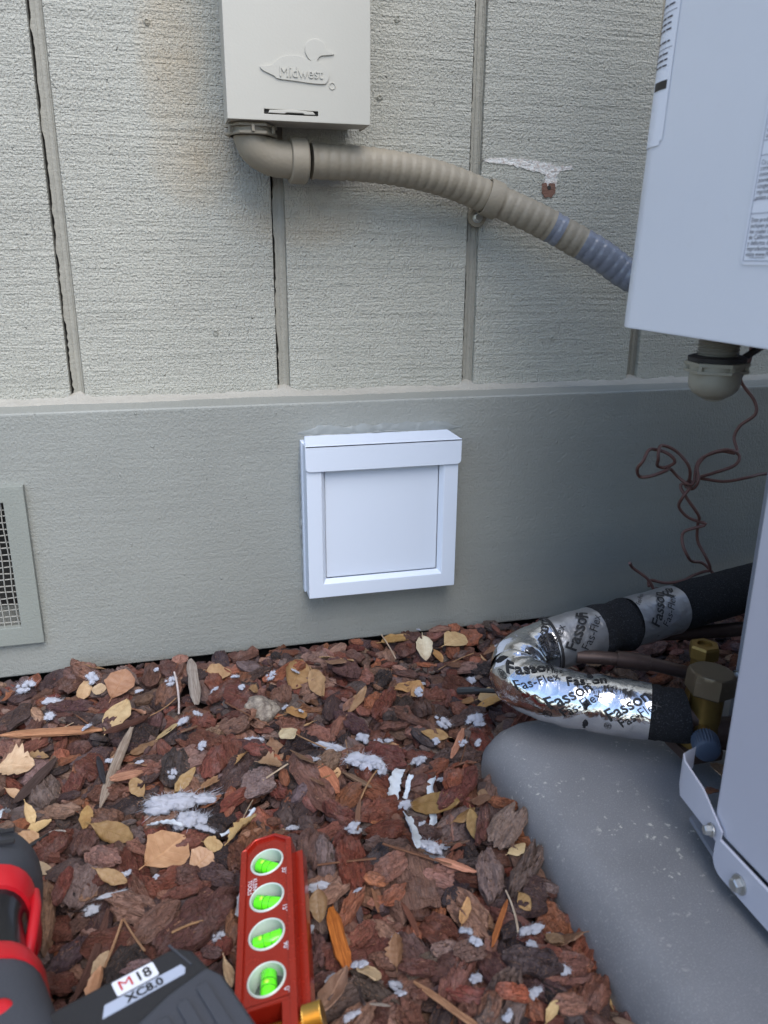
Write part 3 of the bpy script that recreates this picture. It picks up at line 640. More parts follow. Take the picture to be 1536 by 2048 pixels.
for z_, ls in blocks:
    for i, s_ in enumerate(ls): text_on(g, s_, 0.0033, onface(-0.4372, z_-0.0029*i-0.0016), LY, LZ, LN, 0.0007)
a = onface(-0.4465, 0.4225-0.0029*6-0.0023); g.obox(a+LN*0.0006, (LY, LZ, LN), (0.006, 0.0001, 0.0001))
part('printed_text', g, 'ink', lab)
def strip(z0, z1, s_from, s_to, lift, n=14):
    """sheet wrapped round the rounded cabinet corner; s = distance past the start of the arc (negative on the face)"""
    vs = []; fs = []
    for i in range(n+1):
        s_ = s_from+(s_to-s_from)*i/n
        if s_ <= 0: a, b, nx, ny = XL, BY+s_, -1, 0
        else: t = s_/RC2; a, b, nx, ny = XL+RC2-RC2*math.cos(t), BY+RC2*math.sin(t), -math.cos(t), math.sin(t)
        for z_ in (z0, z1): vs.append(shear((a+nx*lift, b+ny*lift, z_)))
        if i: fs.append((2*i-2, 2*i, 2*i+1, 2*i-1))
    return vs, fs
g = G(); g.add(*strip(0.4735, 0.80, -0.0085, 0.038, 0.0005)); g.add(*strip(0.4708, 0.4735, -0.0060, 0.038, 0.0005)); lab2 = part('rating_label', g, 'label_paper', ac, normals=False); lab2['label'] = 'narrow white rating label wrapped round the cabinet corner'
g = G(); random.seed(3)
for i in range(60):
    z_ = 0.5165+i*0.0034
    if i % 6 == 3: g.add(*strip(z_, z_+0.0003, -0.006, 0.036, 0.0008)); continue
    if i % 6 == 5: continue
    a = -0.003+0.0015*random.random()
    while a < 0.034:
        b = a+0.0025+0.004*random.random(); g.add(*strip(z_, z_+0.0010, a, min(b, 0.036), 0.0008, 3)); a = b+0.0010
part('printed_text', g, 'ink', lab2, normals=False)
g = G(); g.add(*strip(0.5035, 0.5085, -0.0055, 0.010, 0.0008, 5)); part('black_bar', g, 'ink_black', lab2, normals=False)

# electrical fitting under the panel, with its cable
ft = thing('conduit_fitting', 'beige right angle conduit fitting hanging under the condenser panel', 'conduit fitting', (0.432, -0.384, 0.357))
fc = Vector((0.432, -0.3845, 0))
part('threaded_nipple', G().lathe([((0.0128 if k % 2 else 0.0119), 0.340+0.0011*k) for k in range(17)], fc, Z, 32), 'fitting_grey', ft, smooth=30)
part('rubber_washer', G().lathe([(0.0150, 0.3398), (0.0176, 0.3402), (0.0180, 0.3428), (0.0150, 0.3440)], fc, Z, 36), 'rubber', ft, smooth=40)
hr3 = hexr(0.0198)
g = G(); g.lathe([(hr3, 0.3332), (hr3, 0.3350)], fc, Z, 48, ref=(1, 0.4, 0)); g.lathe([(hr3, 0.3376), (hr3, 0.3398)], fc, Z, 48, ref=(1, 0.4, 0)); g.lathe([(0.0168, 0.334), (0.0168, 0.339)], fc, Z, 30)
for k in range(6):
    t = math.pi/3*k+math.pi/6+0.95; g.obox(fc+Vector((0.0182*math.cos(t), 0.0182*math.sin(t), 0.3364)), (Vector((math.cos(t), math.sin(t), 0)), Vector((-math.sin(t), math.cos(t), 0)), Z), (0.0011, 0.0011, 0.0016))
part('hex_nut', g, 'fitting_beige', ft, smooth=30)
part('elbow_body', G().lathe([(0.0158, 0.3334), (0.0160, 0.327)]+[(max(0.0005, 0.0160*math.cos(R(t))), 0.327-0.0115*math.sin(R(t))) for t in range(10, 91, 10)], fc, Z, 36), 'fitting_beige', ft, smooth=60)
d = Vector((0.65, 0.75, 0)).normalized(); part('outlet', G().lathe([(0.0125, 0.0), (0.0125, 0.055), (0.0145, 0.056), (0.0145, 0.066)], fc+Vector((0, 0, 0.3265)), d, 30), 'fitting_grey', ft, smooth=40)
cb = tag(part('black_cable', G().tube(Path([(0.470, -0.395, 0.358), (0.462, -0.389, 0.350), (0.452, -0.380, 0.3385), (0.462, -0.36, 0.325)], 0.002), 0.0022, 10), 'rubber', smooth=60, loc=(0.462, -0.389, 0.335)), 'short black cable beside the conduit fitting under the panel', 'cable')

# ------------------------------------------------------------------ brown control wire, tangled
cw = thing('control_wire', 'thin brown control wire hanging in loops between the condenser and the wall', 'wire', (0.62, -0.14, 0.08))
runs = [   # (x, z) in millimetres
 [(642, 296), (655, 281), (666, 265), (666, 252), (657, 239), (653, 226), (652, 213), (638, 216), (624, 209), (612, 198), (609, 186), (607, 175), (602, 178), (602, 186), (595, 202), (584, 216), (569, 222), (560, 218), (560, 210), (566, 201), (574, 199), (579, 207), (572, 215), (562, 218), (551, 219), (542, 210), (541, 200), (548, 190), (557, 193), (570, 198), (581, 197), (591, 188), (598, 182), (606, 183), (615, 203), (634, 213), (648, 212)],
 [(647, 214), (655, 212), (658, 207), (650, 199), (634, 190), (614, 184), (601, 177), (594, 167), (598, 154), (610, 142), (625, 137), (619, 132), (608, 125), (604, 114), (609, 101), (621, 92), (637, 87), (649, 74)],
 [(606, 183), (597, 178), (600, 167), (615, 147), (622, 133), (626, 114), (633, 97), (640, 83), (639, 77), (624, 75), (606, 74), (589, 71), (574, 73), (569, 69)],
 [(543, 98), (552, 89), (566, 78), (574, 64)],
 [(609, 183), (618, 184), (644, 181), (669, 185), (698, 185), (739, 179)],
]
wirepts = lambda r_: [(a/1000, -0.14+0.006*math.sin(i*1.7), b/1000) for i, (a, b) in enumerate(r_)]
for r_ in runs: part('wire_run', G().tube(Path(wirepts(r_), 0.003), 0.0017, 8), 'wire_brown', cw, smooth=60)
cw_top = part('wire_run', G().tube(Path([wirepts(runs[0])[0], (0.58, -0.23, 0.315), (0.50, -0.33, 0.345), (0.47, -0.36, 0.358)], 0.004), 0.0017, 8), 'wire_brown', cw, smooth=60)

# ------------------------------------------------------------------ insulated suction line with foil tape
pp = thing('insulated_pipe', 'black foam insulated pipe bent round and wrapped in printed silver foil tape', 'pipe', (0.40, -0.30, 0.05))
PPT = Path([(0.452, -0.3760, 0.0725), (0.444, -0.372, 0.0720), (0.402, -0.346, 0.0715), (0.367, -0.322, 0.072), (0.3505, -0.296, 0.075), (0.372, -0.273, 0.083), (0.417, -0.269, 0.0905), (0.489, -0.256, 0.094), (0.557, -0.241, 0.097), (0.650, -0.221, 0.099), (0.78, -0.20, 0.10)], 0.002)
def lump(s, t, a, f, sd): return a*fbm((s*f, math.cos(t)*1.2+sd, math.sin(t)*1.2), 3)
def foam_r(s, t):
    r = 0.0212+lump(s, t, 0.0006, 60, 1)
    if s < 0.02: r -= 0.0008
    if 0.228 < s < 0.266: r += 0.0012+0.0012*math.sin((s-0.228)/0.038*9)+lump(s, t, 0.0012, 90, 3)
    if s > 0.33: r += min(1, (s-0.33)/0.01)*0.001
    return r
part('foam_insulation', G().tube(PPT, foam_r, 40), 'foam_black', pp, smooth=60)
def foil_r(s, t):
    k = math.exp(-((s-0.150)/0.016)**2)
    return 0.0222+lump(s, t, 0.0010, 70, 9)*(1+1.6*k)+0.0016*k*math.sin(s*700+3*t)-0.0016*math.exp(-((s-0.072)/0.004)**2)*max(0, math.sin(t*1.5+1))
f1 = part('foil_tape', G().tube(PPT, lambda s, t: foil_r(s, t)+0.0002, 56, 0.026, 0.148, cap=False), 'foil', pp, smooth=60)
f2 = part('foil_tape', G().tube(PPT, lambda s, t: 0.0221+lump(s, t, 0.0012, 80, 4)+0.0022*math.exp(-((s-0.150)/0.010)**2), 56, 0.140, 0.186, cap=False), 'foil', pp, smooth=60)
f3 = part('foil_tape', G().tube(PPT, lambda s, t: 0.0226+lump(s, t, 0.0008, 70, 6), 56, 0.183, 0.229, cap=False), 'foil_dusty', pp, smooth=60)
f4 = part('foil_tape', G().tube(PPT, lambda s, t: 0.0228+lump(s, t, 0.0008, 60, 7)+0.0010*math.cos(2*t), 56, 0.266, 0.321, cap=False), 'foil_dusty', pp, smooth=60)
g = G(); vs = []
for i in range(41):
    t = 2*math.pi*i/40; p0, a0, b0 = PPT.at(0.186); vs.append(p0+(a0*math.cos(t)+b0*math.sin(t))*0.0236)
g.tube(Path(vs, 0.003), 0.0011, 6); part('cable_tie', g, 'rubber', pp, smooth=60)
def pipe_text(parent, body, size, s0, up, phi, flip, rr=0.0240, bold=0.02, mat='ink_black'):
    """lettering printed on the tape: s0 along the pipe, up = arc distance above the side facing the room, phi = slant"""
    p0, a0, b0 = PPT.at(s0); d = (CAM-p0).normalized(); th0 = math.atan2(d.dot(b0), d.dot(a0))
    tang = -a0*math.sin(th0)+b0*math.cos(th0); sg = 1 if tang.z > 0 else -1
    vs, fs = text_geo(body, size, bold=bold)
    bm = bmesh.new(); bv = [bm.verts.new((a, b, 0)) for a, b in vs]
    for f in fs:
        try: bm.faces.new([bv[i] for i in f])
        except ValueError: pass
    bmesh.ops.triangulate(bm, faces=bm.faces)
    for _ in range(2):
        long = [e for e in bm.edges if e.calc_length() > 0.0022]
        if long: bmesh.ops.subdivide_edges(bm, edges=long, cuts=1)
    bm.verts.index_update(); g = G(); out = []
    for v in bm.verts:
        u, w = v.co.x, v.co.y; du = u*math.cos(phi)-w*math.sin(phi); dv = u*math.sin(phi)+w*math.cos(phi)+up
        s = s0+(-du if flip else du); p, a, b = PPT.at(max(0, min(PPT.len-0.001, s))); th = th0+sg*dv/rr
        r = (foil_r(s, th)+0.0009 if s < 0.14 else rr)
        out.append(p+(a*math.cos(th)+b*math.sin(th))*r)
    g.add(out, [tuple(v.index for v in f.verts) for f in bm.faces]); bm.free()
    return part('tape_lettering', g, mat, parent, normals=False)
# front leg (path runs right to left, so lettering is flipped along it)
for s0, upw in ((0.054, -0.013), (0.096, -0.013), (0.128, -0.004)):
    pipe_text(f1, 'Fasson', 0.0135, s0, upw, R(40), True); pipe_text(f1, 'Fas-Flex', 0.0105, s0-0.009, upw-0.004, R(40), True, bold=0.0)
    pipe_text(f1, '®', 0.0075, s0+0.0015, upw-0.0085, R(40), True, bold=0.0)
pipe_text(f1, 'Fasson', 0.0115, 0.088, 0.010, R(18), True); pipe_text(f1, 'Fas-Flex', 0.0085, 0.118, 0.012, R(20), True, bold=0)
pipe_text(f1, 'for Class 1 Duct', 0.0036, 0.074, 0.009, R(18), True, bold=0); pipe_text(f1, 'UL181B-FX', 0.0036, 0.074, 0.005, R(18), True, bold=0)
for fo, s0, upw in ((f2, 0.165, -0.013), (f3, 0.196, -0.012), (f4, 0.279, -0.012)):
    pipe_text(fo, 'Fasson', 0.0140, s0, upw, R(55), False, 0.0246); pipe_text(fo, 'Fas-Flex', 0.0100, s0+0.010, upw-0.002, R(52), False, 0.0246, bold=0)
pipe_text(f4, 'Fa', 0.0140, 0.306, 0.010, R(55), False, 0.0246); pipe_text(f3, 'F', 0.0140, 0.214, 0.012, R(55), False, 0.0246); pipe_text(f4, 'Fas-Flex', 0.006, 0.268, 0.012, R(40), False, 0.0246, bold=0)
zt = tag(part('zip_tie_tail', G().tube(Path([(0.345, -0.285, 0.056), (0.330, -0.262, 0.046), (0.318, -0.246, 0.038)], 0.002), lambda s, t: 0.0022 if s < 0.03 else 0.0034, 8), 'plastic_strip', smooth=40, loc=(0.33, -0.26, 0.04)), 'black cable tie tail sticking out of the taped pipe bend', 'cable tie')

# ------------------------------------------------------------------ liquid line and service valve
ll = thing('copper_line', 'dull bare copper line running from the taped pipe to the condenser', 'pipe', (0.47, -0.31, 0.05))
LP = Path([(0.405, -0.290, 0.084), (0.433, -0.300, 0.0835), (0.462, -0.3095, 0.080), (0.499, -0.322, 0.0715), (0.545, -0.336, 0.061), (0.60, -0.345, 0.055)], 0.003)
part('tube', G().tube(LP, 0.0056, 18), 'copper_old', ll, smooth=60)
part('sleeve_joint', G().tube(LP, 0.0072, 18, 0.03, 0.062), 'copper_old', ll, smooth=40)
l2 = tag(part('drain_tube', G().tube(Path([(0.500, -0.226, 0.062), (0.547, -0.238, 0.064), (0.60, -0.249, 0.067), (0.70, -0.26, 0.07)], 0.004), 0.0068, 16), 'copper_old', smooth=60, loc=(0.58, -0.24, 0.055)), 'reddish brown copper tube lying behind the taped pipe', 'pipe')
lp = tag(part('wire_loop', G().tube(Path([(0.640, -0.215, 0.035), (0.628, -0.235, 0.055), (0.615, -0.262, 0.045), (0.585, -0.280, 0.018), (0.560, -0.285, 0.010)], 0.004), 0.0013, 8), 'rubber', smooth=60, loc=(0.6, -0.25, 0.01)), 'thin black wire loop lying on the mulch behind the valve', 'wire')

vc = Vector((0.4590, -0.3820, 0)); va = Vector((0.06, 0.0, 1)).normalized()
sv = thing('service_valve', 'brass service valve with hexagonal cap and dark blue port cap', 'valve', (0.459, -0.382, 0.043))
part('valve_body', G().lathe([(0.0132, 0.0435), (0.0148, 0.050), (0.0150, 0.060), (0.0140, 0.066), (0.0122, 0.070), (0.0120, 0.094), (0.0128, 0.0955)], vc, va, 36), 'brass', sv, smooth=40)
hr5 = hexr(0.0176)
part('hex_cap', G().lathe([(lambda t: hr5(t)*0.95, 0.0950), (hr5, 0.0962), (hr5, 0.1085), (lambda t: min(hr5(t), 0.0166), 0.1115), (0.0150, 0.1122)], vc, va, 48, ref=(0.25, 1, 0)), 'brass_cap', sv, smooth=25)
pd = (Vector((0.416, -0.470, 0.070))-(vc+Vector((0, 0, 0.072)))).normalized(); p0 = vc+Vector((0.002, 0, 0.068))
part('port_stem', G().lathe([(0.0062, 0.006), (0.0062, 0.026)], p0, pd, 24), 'brass', sv, smooth=40)
part('port_cap', G().lathe([(lambda t: 0.0090+0.0004*math.sin(t*26), 0.020), (lambda t: 0.0094+0.0005*math.sin(t*26), 0.023), (lambda t: 0.0092+0.0005*math.sin(t*26), 0.033), (0.0086, 0.0352), (0.0072, 0.0362)], p0, pd, 104), 'cap_blue', sv, smooth=50)
part('valve_base', G().box(0.444, 0.474, -0.397, -0.365, 0.0432, 0.052), 'copper_old', sv, bevel=0.002)
part('pipe_stub', G().tube(Path([(0.459, -0.382, 0.060), (0.50, -0.392, 0.060), (0.58, -0.41, 0.060)], 0.004), 0.0125, 24), 'copper_old', sv, smooth=60)
part('suction_stub', G().tube(Path([(0.459, -0.381, 0.073), (0.443, -0.372, 0.072), (0.43, -0.364, 0.072)], 0.003), 0.0105, 24), 'copper_old', sv, smooth=60)
lv = thing('liquid_valve', 'small tarnished brass valve behind the larger hexagonal valve cap', 'valve', (0.497, -0.335, 0.0435))
part('valve_body', G().lathe([(0.010, 0.0436), (0.011, 0.05), (0.0095, 0.060), (0.0095, 0.088), (0.011, 0.089)], (0.503, -0.323, 0), Z, 30), 'brass', lv, smooth=40)
hr6 = hexr(0.0125); part('hex_cap', G().lathe([(hr6, 0.089), (hr6, 0.098), (lambda t: hr6(t)*0.9, 0.100), (0.006, 0.1002), (0.006, 0.0975)], (0.503, -0.323, 0), Z, 48), 'brass', lv, smooth=25)

# ------------------------------------------------------------------ red torpedo level
LF = Vector((0.1335, -0.379, 0.0295)); la = Vector((-0.112, -0.9937, 0.0)).normalized(); lw0 = Vector((0.9937, -0.112, 0)); ro = R(15)
lwv = lw0*math.cos(ro)+Z*math.sin(ro); lnv = -lw0*math.sin(ro)+Z*math.cos(ro)
HWd, RL, TH = 0.0172, 0.0040, 0.020
lev = thing('spirit_level', 'glossy red pocket spirit level with four green vials lying on the mulch', 'level', tuple(LF+la*0.08-lnv*TH))
def LPt(a, w, n=0.0): return LF+la*a+lwv*w+lnv*n
holes = [0.0225, 0.0525, 0.0805, 0.1110]; hrr = 0.0112; WEB = HWd-RL+0.0006
g = G()
def ring_cell(g, ac_, a0, a1, hw, n0, r=hrr, seg=36):
    vi = []; vo = []
    for i in range(seg):
        t = 2*math.pi*i/seg; c, s_ = math.cos(t), math.sin(t); vi.append((ac_+r*c, r*s_))
        ca = (a1-ac_) if c > 0 else (ac_-a0); k = min(ca/abs(c) if abs(c) > 1e-6 else 9, hw/abs(s_) if abs(s_) > 1e-6 else 9); vo.append((ac_+k*c, k*s_))
    for cc in ((a0, -hw), (a0, hw), (a1, -hw), (a1, hw)):
        j = min(range(seg), key=lambda i: (vo[i][0]-cc[0])**2+(vo[i][1]-cc[1])**2); vo[j] = cc
    for nn, rev in ((n0, False), (n0-0.0022, True)):
        vs = [LPt(a, w, nn) for a, w in vi+vo]; fs = [(i, (i+1) % seg, seg+(i+1) % seg, seg+i) for i in range(seg)]
        g.add(vs, [f[::-1] for f in fs] if rev else fs)
    vs = [LPt(a, w, n0) for a, w in vi]+[LPt(a, w, n0-0.0022) for a, w in vi]
    g.add(vs, [(i, (i+1) % seg, seg+(i+1) % seg, seg+i) for i in range(seg)])
cuts = [0.0090, 0.0375, 0.0665, 0.0957, 0.1245]
for i, h_ in enumerate(holes): ring_cell(g, h_, cuts[i], cuts[i+1], WEB, -0.0022)
g.prism([(0.0012, -0.0075), (0.0012, 0.0060), (0.0093, WEB), (0.0093, -WEB)], la, lwv, LF, lnv, -0.0045, -0.0022)
web = part('web_plate', g, 'level_red', lev)
g = G(); g.prism([(0.0085, -HWd), (0.0, -0.0085), (0.0, 0.0065), (0.0085, HWd), (0.0085, HWd-RL), (0.0016, 0.0052), (0.0016, -0.0072), (0.0085, -HWd+RL)], la, lwv, LF, lnv, -TH, 0); part('end_rim', g, 'level_red', lev, bevel=0.0004, bseg=1)
for s_ in (-1, 1):
    g = G(); a, b = sorted((s_*HWd, s_*(HWd-RL))); g.prism([(0.0085, a), (0.0085, b), (0.166, b), (0.166, a)], la, lwv, LF, lnv, -TH, 0); part('rail', g, 'level_red', lev, bevel=0.0006)
g = G(); g.prism([(0.012, HWd-0.0002), (0.012, HWd+0.0050), (0.166, HWd+0.0050), (0.166, HWd-0.0002)], la, lwv, LF, lnv, -TH, -0.0095); part('base_rail', g, 'level_red', lev, bevel=0.0008)
g = G(); g.prism([(0.0087, -HWd+RL), (0.0087, HWd-RL), (0.166, HWd-RL), (0.166, -HWd+RL)], la, lwv, LF, lnv, -TH, -TH+0.0015); part('back_plate', g, 'level_red', lev)
g = G(); g.prism([(0.1245, WEB), (0.1245, -WEB), (0.1275, -WEB), (0.1275, WEB)], la, lwv, LF, lnv, -0.016, -0.0022); g.prism([(0.128, 0.0085), (0.166, 0.0085), (0.166, WEB), (0.128, WEB)], la, lwv, LF, lnv, -0.016, -0.0010); part('screw_fork', g, 'level_red', lev, bevel=0.0004, bseg=1)
vang = [50, 62, 92, 0]
for h_, an in zip(holes, vang):
    c = LPt(h_, 0, 0)
    ln_ = part('vial_liner', G().lathe([(hrr-0.0014, -0.0120), (hrr-0.0014, -0.0016), (hrr-0.0008, -0.0012), (hrr-0.0001, -0.0018), (hrr-0.0001, -0.0120)], c, lnv, 40, cap=False), 'liner_white', lev, smooth=40)
    part('liner_floor', G().lathe([(hrr-0.001, -0.0125), (hrr-0.001, -0.0115)], c, lnv, 30), 'steel_floor', lev)
    t = R(an); dv = la*math.cos(t)+lwv*math.sin(t); q0 = c-lnv*0.0062+la*0.0014
    vl = part('vial', G().lathe([(0.0038, -0.0088), (0.0046, -0.0080), (0.0046, 0.0080), (0.0038, 0.0088)], q0, dv, 24), 'vial_green', lev, smooth=50)
    g = G()
    for u_ in (-0.0022, 0.0022): g.lathe([(0.00468, u_-0.00016), (0.00468, u_+0.00016)], q0, dv, 24)
    part('vial_line', g, 'ink_black', vl)
    part('bubble', G().lathe([(0.0002, -0.0016), (0.0015, -0.0010), (0.0019, 0), (0.0015, 0.0010), (0.0002, 0.0016)], q0+lnv*0.0034+dv*(0.0 if an == 0 else -0.004), dv, 16), 'vial_end', vl, smooth=60)
g = G()
for s_, a in (('30°', 0.0318), ('15°', 0.0622), ('90°', 0.0900), ('0°', 0.1195)): text_on(g, s_, 0.0046, LPt(a, 0.0100, -0.0022), la, lwv, lnv, 0.0003)
text_on(g, 'KLEIN', 0.0038, LPt(0.0340, -0.0090, -0.0022), la, lwv, lnv, 0.0003); text_on(g, 'TOOLS', 0.0038, LPt(0.0345, -0.0122, -0.0022), la, lwv, lnv, 0.0003)
part('printed_marks', g, 'label_paper', lev, normals=False)
ta = LPt(0.1375, -0.004, -0.0085)
part('thumbscrew_thread', G().lathe([((0.0040 if k % 2 else 0.0034), -0.008+0.00055*k) for k in range(60)], ta, lwv, 24), 'brass_bright', lev, smooth=30)
g = G(); seg = 72; N = 22
vs = []; fs = []
for k in range(N+1):
    for i in range(seg):
        t = 2*math.pi*i/seg; r = 0.0072+0.00016*(((i+k) % 2)*2-1)*(0 < k < N); vs.append(ta+lwv*(0.0225+0.010*k/N)+(la*math.cos(t)+lnv*math.sin(t))*r)
for k in range(N):
    for i in range(seg): j = (i+1) % seg; fs.append((k*seg+i, k*seg+j, (k+1)*seg+j, (k+1)*seg+i))
fs += [tuple(range(seg))[::-1], tuple(N*seg+i for i in range(seg))]
g.add(vs, fs); part('thumbscrew_knob', g, 'brass_bright', lev)

# ------------------------------------------------------------------ cordless tool with battery
tool = thing('cordless_tool', 'black and red cordless power tool with its battery lying on the mulch', 'power tool', (0.0, -0.50, 0.0))
def loft(sections, seg=28, e=3.2):
    """sections: (y, centre x, centre z, half width, half height); superellipse cross-sections along y"""
    g = G(); vs = []; fs = []
    for y_, cx, cz, a, b in sections:
        for i in range(seg):
            t = 2*math.pi*i/seg; c, s_ = math.cos(t), math.sin(t)
            vs.append((cx+a*math.copysign(abs(c)**(2/e), c), y_, cz+b*math.copysign(abs(s_)**(2/e), s_)))
    for k in range(len(sections)-1):
        for i in range(seg): j = (i+1) % seg; fs.append((k*seg+i, k*seg+j, (k+1)*seg+j, (k+1)*seg+i))
    fs += [tuple(range(seg))[::-1], tuple((len(sections)-1)*seg+i for i in range(seg))]
    g.add(vs, fs); return g
part('handle', loft([(-0.640, 0.020, 0.040, 0.030, 0.032), (-0.560, 0.008, 0.042, 0.034, 0.036), (-0.505, -0.014, 0.042, 0.033, 0.036), (-0.484, -0.020, 0.042, 0.0305, 0.035)]), 'tool_rubber', tool, smooth=50)
part('trigger_housing', loft([(-0.486, -0.020, 0.042, 0.0290, 0.033), (-0.470, -0.022, 0.043, 0.0240, 0.031), (-0.450, -0.025, 0.043, 0.0225, 0.030), (-0.430, -0.028, 0.043, 0.0250, 0.032)]), 'tool_gloss', tool, smooth=50)
part('red_band', loft([(-0.4905, -0.0195, 0.042, 0.0325, 0.0370), (-0.4835, -0.0200, 0.042, 0.0325, 0.0370), (-0.4785, -0.0210, 0.042, 0.0300, 0.0350)]), 'tool_red', tool, smooth=50)
part('red_trim', loft([(-0.4385, -0.0275, 0.043, 0.0265, 0.0340), (-0.4310, -0.0285, 0.043, 0.0285, 0.0360), (-0.4240, -0.0295, 0.043, 0.0285, 0.0355)]), 'tool_red', tool, smooth=50)
part('red_trim', G().tube(Path([(-0.002, -0.426, 0.056), (0.0010, -0.440, 0.058), (0.0015, -0.458, 0.056), (0.000, -0.472, 0.050)], 0.002), 0.0030, 10), 'tool_red', tool, smooth=60)
part('motor_collar', loft([(-0.4265, -0.0310, 0.043, 0.0285, 0.036), (-0.410, -0.0320, 0.043, 0.0300, 0.038), (-0.394, -0.0330, 0.042, 0.0290, 0.037), (-0.383, -0.034, 0.041, 0.024, 0.031)], e=2.3), 'tool_rubber', tool, smooth=50)
part('end_cap', loft([(-0.384, -0.036, 0.040, 0.016, 0.022), (-0.372, -0.037, 0.040, 0.0150, 0.020), (-0.362, -0.0375, 0.039, 0.0110, 0.015)], e=2.2), 'tool_black', tool, smooth=50)
g = G(); g.lathe([(0.0058, 0), (0.0058, 0.0016), (0.0046, 0.0026), (0.002, 0.0029)], (0.0005, -0.521, 0.0755), Vector((0.25, -0.25, 1)), 28); part('lock_button', g, 'tool_red', tool, smooth=60)
g = G(); g.box(-0.020, -0.012, -0.4120, -0.4090, 0.0800, 0.0816); part('vent_slot', g, 'tool_black', tool)
g = G(); g.box(-0.022, -0.014, -0.4010, -0.3980, 0.0792, 0.0808); part('vent_slot', g, 'tool_black', tool)
e1 = Vector((0.921, 0.390, 0)).normalized(); e2 = Vector((0.390, -0.921, 0)).normalized(); BO = Vector((0.058, -0.505, 0))
g = G(); g.prism([(-0.055, 0.0015), (-0.050, -0.0010), (0.020, -0.0010), (0.0265, 0.006), (0.0305, 0.034), (0.0305, 0.09), (-0.055, 0.09)], e1, e2, BO, Z, 0.006, 0.0695)
bat = part('battery_pack', g, 'tool_black', tool, bevel=0.0035, bseg=3); bat['label'] = 'black battery pack with white and grey badges'
g = G(); g.prism([(-0.024, 0.0345), (0.006, 0.0245), (0.0275, 0.0210), (0.0315, 0.030), (0.0320, 0.050), (0.0320, 0.092), (-0.024, 0.092)], e1, e2, BO, Z, 0.020, 0.0722); part('rubber_bumper', g, 'tool_rubber', bat, bevel=0.004, bseg=3)
for k in range(3):
    g = G(); g.prism(rrect(0.006, 0.030, 0.002), e1, e2, BO+e1*(-0.002+0.011*k)+e2*(0.052-0.003*k), Z, 0.070, 0.0740); part('bumper_rib', g, 'tool_rubber', bat, bevel=0.0008)
g = G(); g.obox(BO+e1*0.0200+e2*0.006+Z*0.0696, (Vector((0.6, -0.8, 0)), Vector((0.8, 0.6, 0)), Z), (0.009, 0.0005, 0.0004)); part('mould_line', g, 'tool_rubber', bat)
g = G(); g.prism(rrect(0.0205, 0.0088, 0.0010), e1, -e2, BO+e1*-0.0028+e2*0.0062, Z, 0.0690, 0.0700); part('badge', g, 'badge_white', bat)
g = G(); g.prism([(-0.0225, -0.0030), (0.0175, -0.0028), (0.0190, 0.0), (0.0180, 0.0030), (-0.0195, 0.0032)], e1, -e2, BO+e2*0.0148, Z, 0.0690, 0.0700); part('grey_strip', g, 'badge_grey', bat)
part('letter_m', text_on(G(), 'M', 0.0082, BO+e1*-0.0112+e2*0.0089+Z*0.0700, e1, -e2, Z, 0.0003, sx=1.15), 'tool_red', bat, normals=False)
part('digits', text_on(G(), '18', 0.0080, BO+e1*-0.0030+e2*0.0089+Z*0.0700, e1, -e2, Z, 0.0003, bold=0.02, sx=1.0), 'ink_black', bat, normals=False)
part('capacity_text', text_on(G(), 'XC8.0', 0.0062, BO+e1*-0.0105+e2*0.0170+Z*0.0700, e1, -e2, Z, 0.0003, bold=0.03, sx=1.1), 'ink_black', bat, normals=False)

# ------------------------------------------------------------------ bark mulch
random.seed(11); nrng = np.random.default_rng(5)
def chip_arrays(seed, nx, ny, L=1.0, W=0.5, T=0.2, rag=0.16, lay=4, curl=0.0):
    """a broken piece of bark, long axis x, unit length; returns verts, faces"""
    r = random.Random(seed); o = Vector((r.uniform(0, 90), r.uniform(0, 90), r.uniform(0, 90)))
    sk = r.uniform(-0.35, 0.35); tl, tr = r.uniform(0.45, 1.0), r.uniform(0.45, 1.0); wob = r.uniform(0.08, 0.2)
    top = []; bot = []
    for i in range(nx+1):
        u = -1+2*i/nx
        for j in range(ny+1):
            v = -1+2*j/ny
            e = abs(u)**4; wid = (tl if u < 0 else tr)*e+1-e; wid = wid*(1+wob*mnoise.noise(Vector((u*2.2, 0, 0))+o))
            x = u*(1+rag*mnoise.noise(Vector((v*2.3+(5 if u > 0 else 0), 3, 0))+o)*abs(u)**2*1.8-0.25*abs(v)**3*abs(u))*L/2
            y = (v*wid+0.10*mnoise.noise(Vector((u*4, v, 7))+o)*abs(v)+sk*0.12*u)*W/2
            h = 0.62+0.55*mnoise.noise(Vector((u*1.6, v*2.2, 11))+o)+0.35*mnoise.noise(Vector((u*3, v*7, 17))+o)
            h = math.floor(h*lay)/lay*0.75+h*0.25
            m = max(abs(u), abs(v)); h *= 1-0.55*m**5
            c = curl*(v*v*0.5+u*u*0.12)*W
            top.append((x, y, T*(0.12+0.88*max(0.05, h))+c)); bot.append((x*0.96, y*0.94, -T*0.25*(1-0.7*m**3)+c))
    vs = top+bot; n = (nx+1)*(ny+1); fs = []
    for i in range(nx):
        for j in range(ny):
            a = i*(ny+1)+j; fs.append((a, a+ny+1, a+ny+2, a+1)); fs.append((n+a, n+a+1, n+a+ny+2, n+a+ny+1))
    rim = [i*(ny+1) for i in range(nx+1)]+[nx*(ny+1)+j for j in range(1, ny+1)]+[i*(ny+1)+ny for i in range(nx-1, -1, -1)]+[j for j in range(ny-1, 0, -1)]
    for k in range(len(rim)):
        a, b = rim[k], rim[(k+1) % len(rim)]; fs.append((b, a, n+a, n+b))
    return vs, fs
def set_loc(me, arr):
    at = me.attributes.new('loc', 'FLOAT_VECTOR', 'POINT'); at.data.foreach_set('vector', np.asarray(arr, dtype=np.float32).ravel())

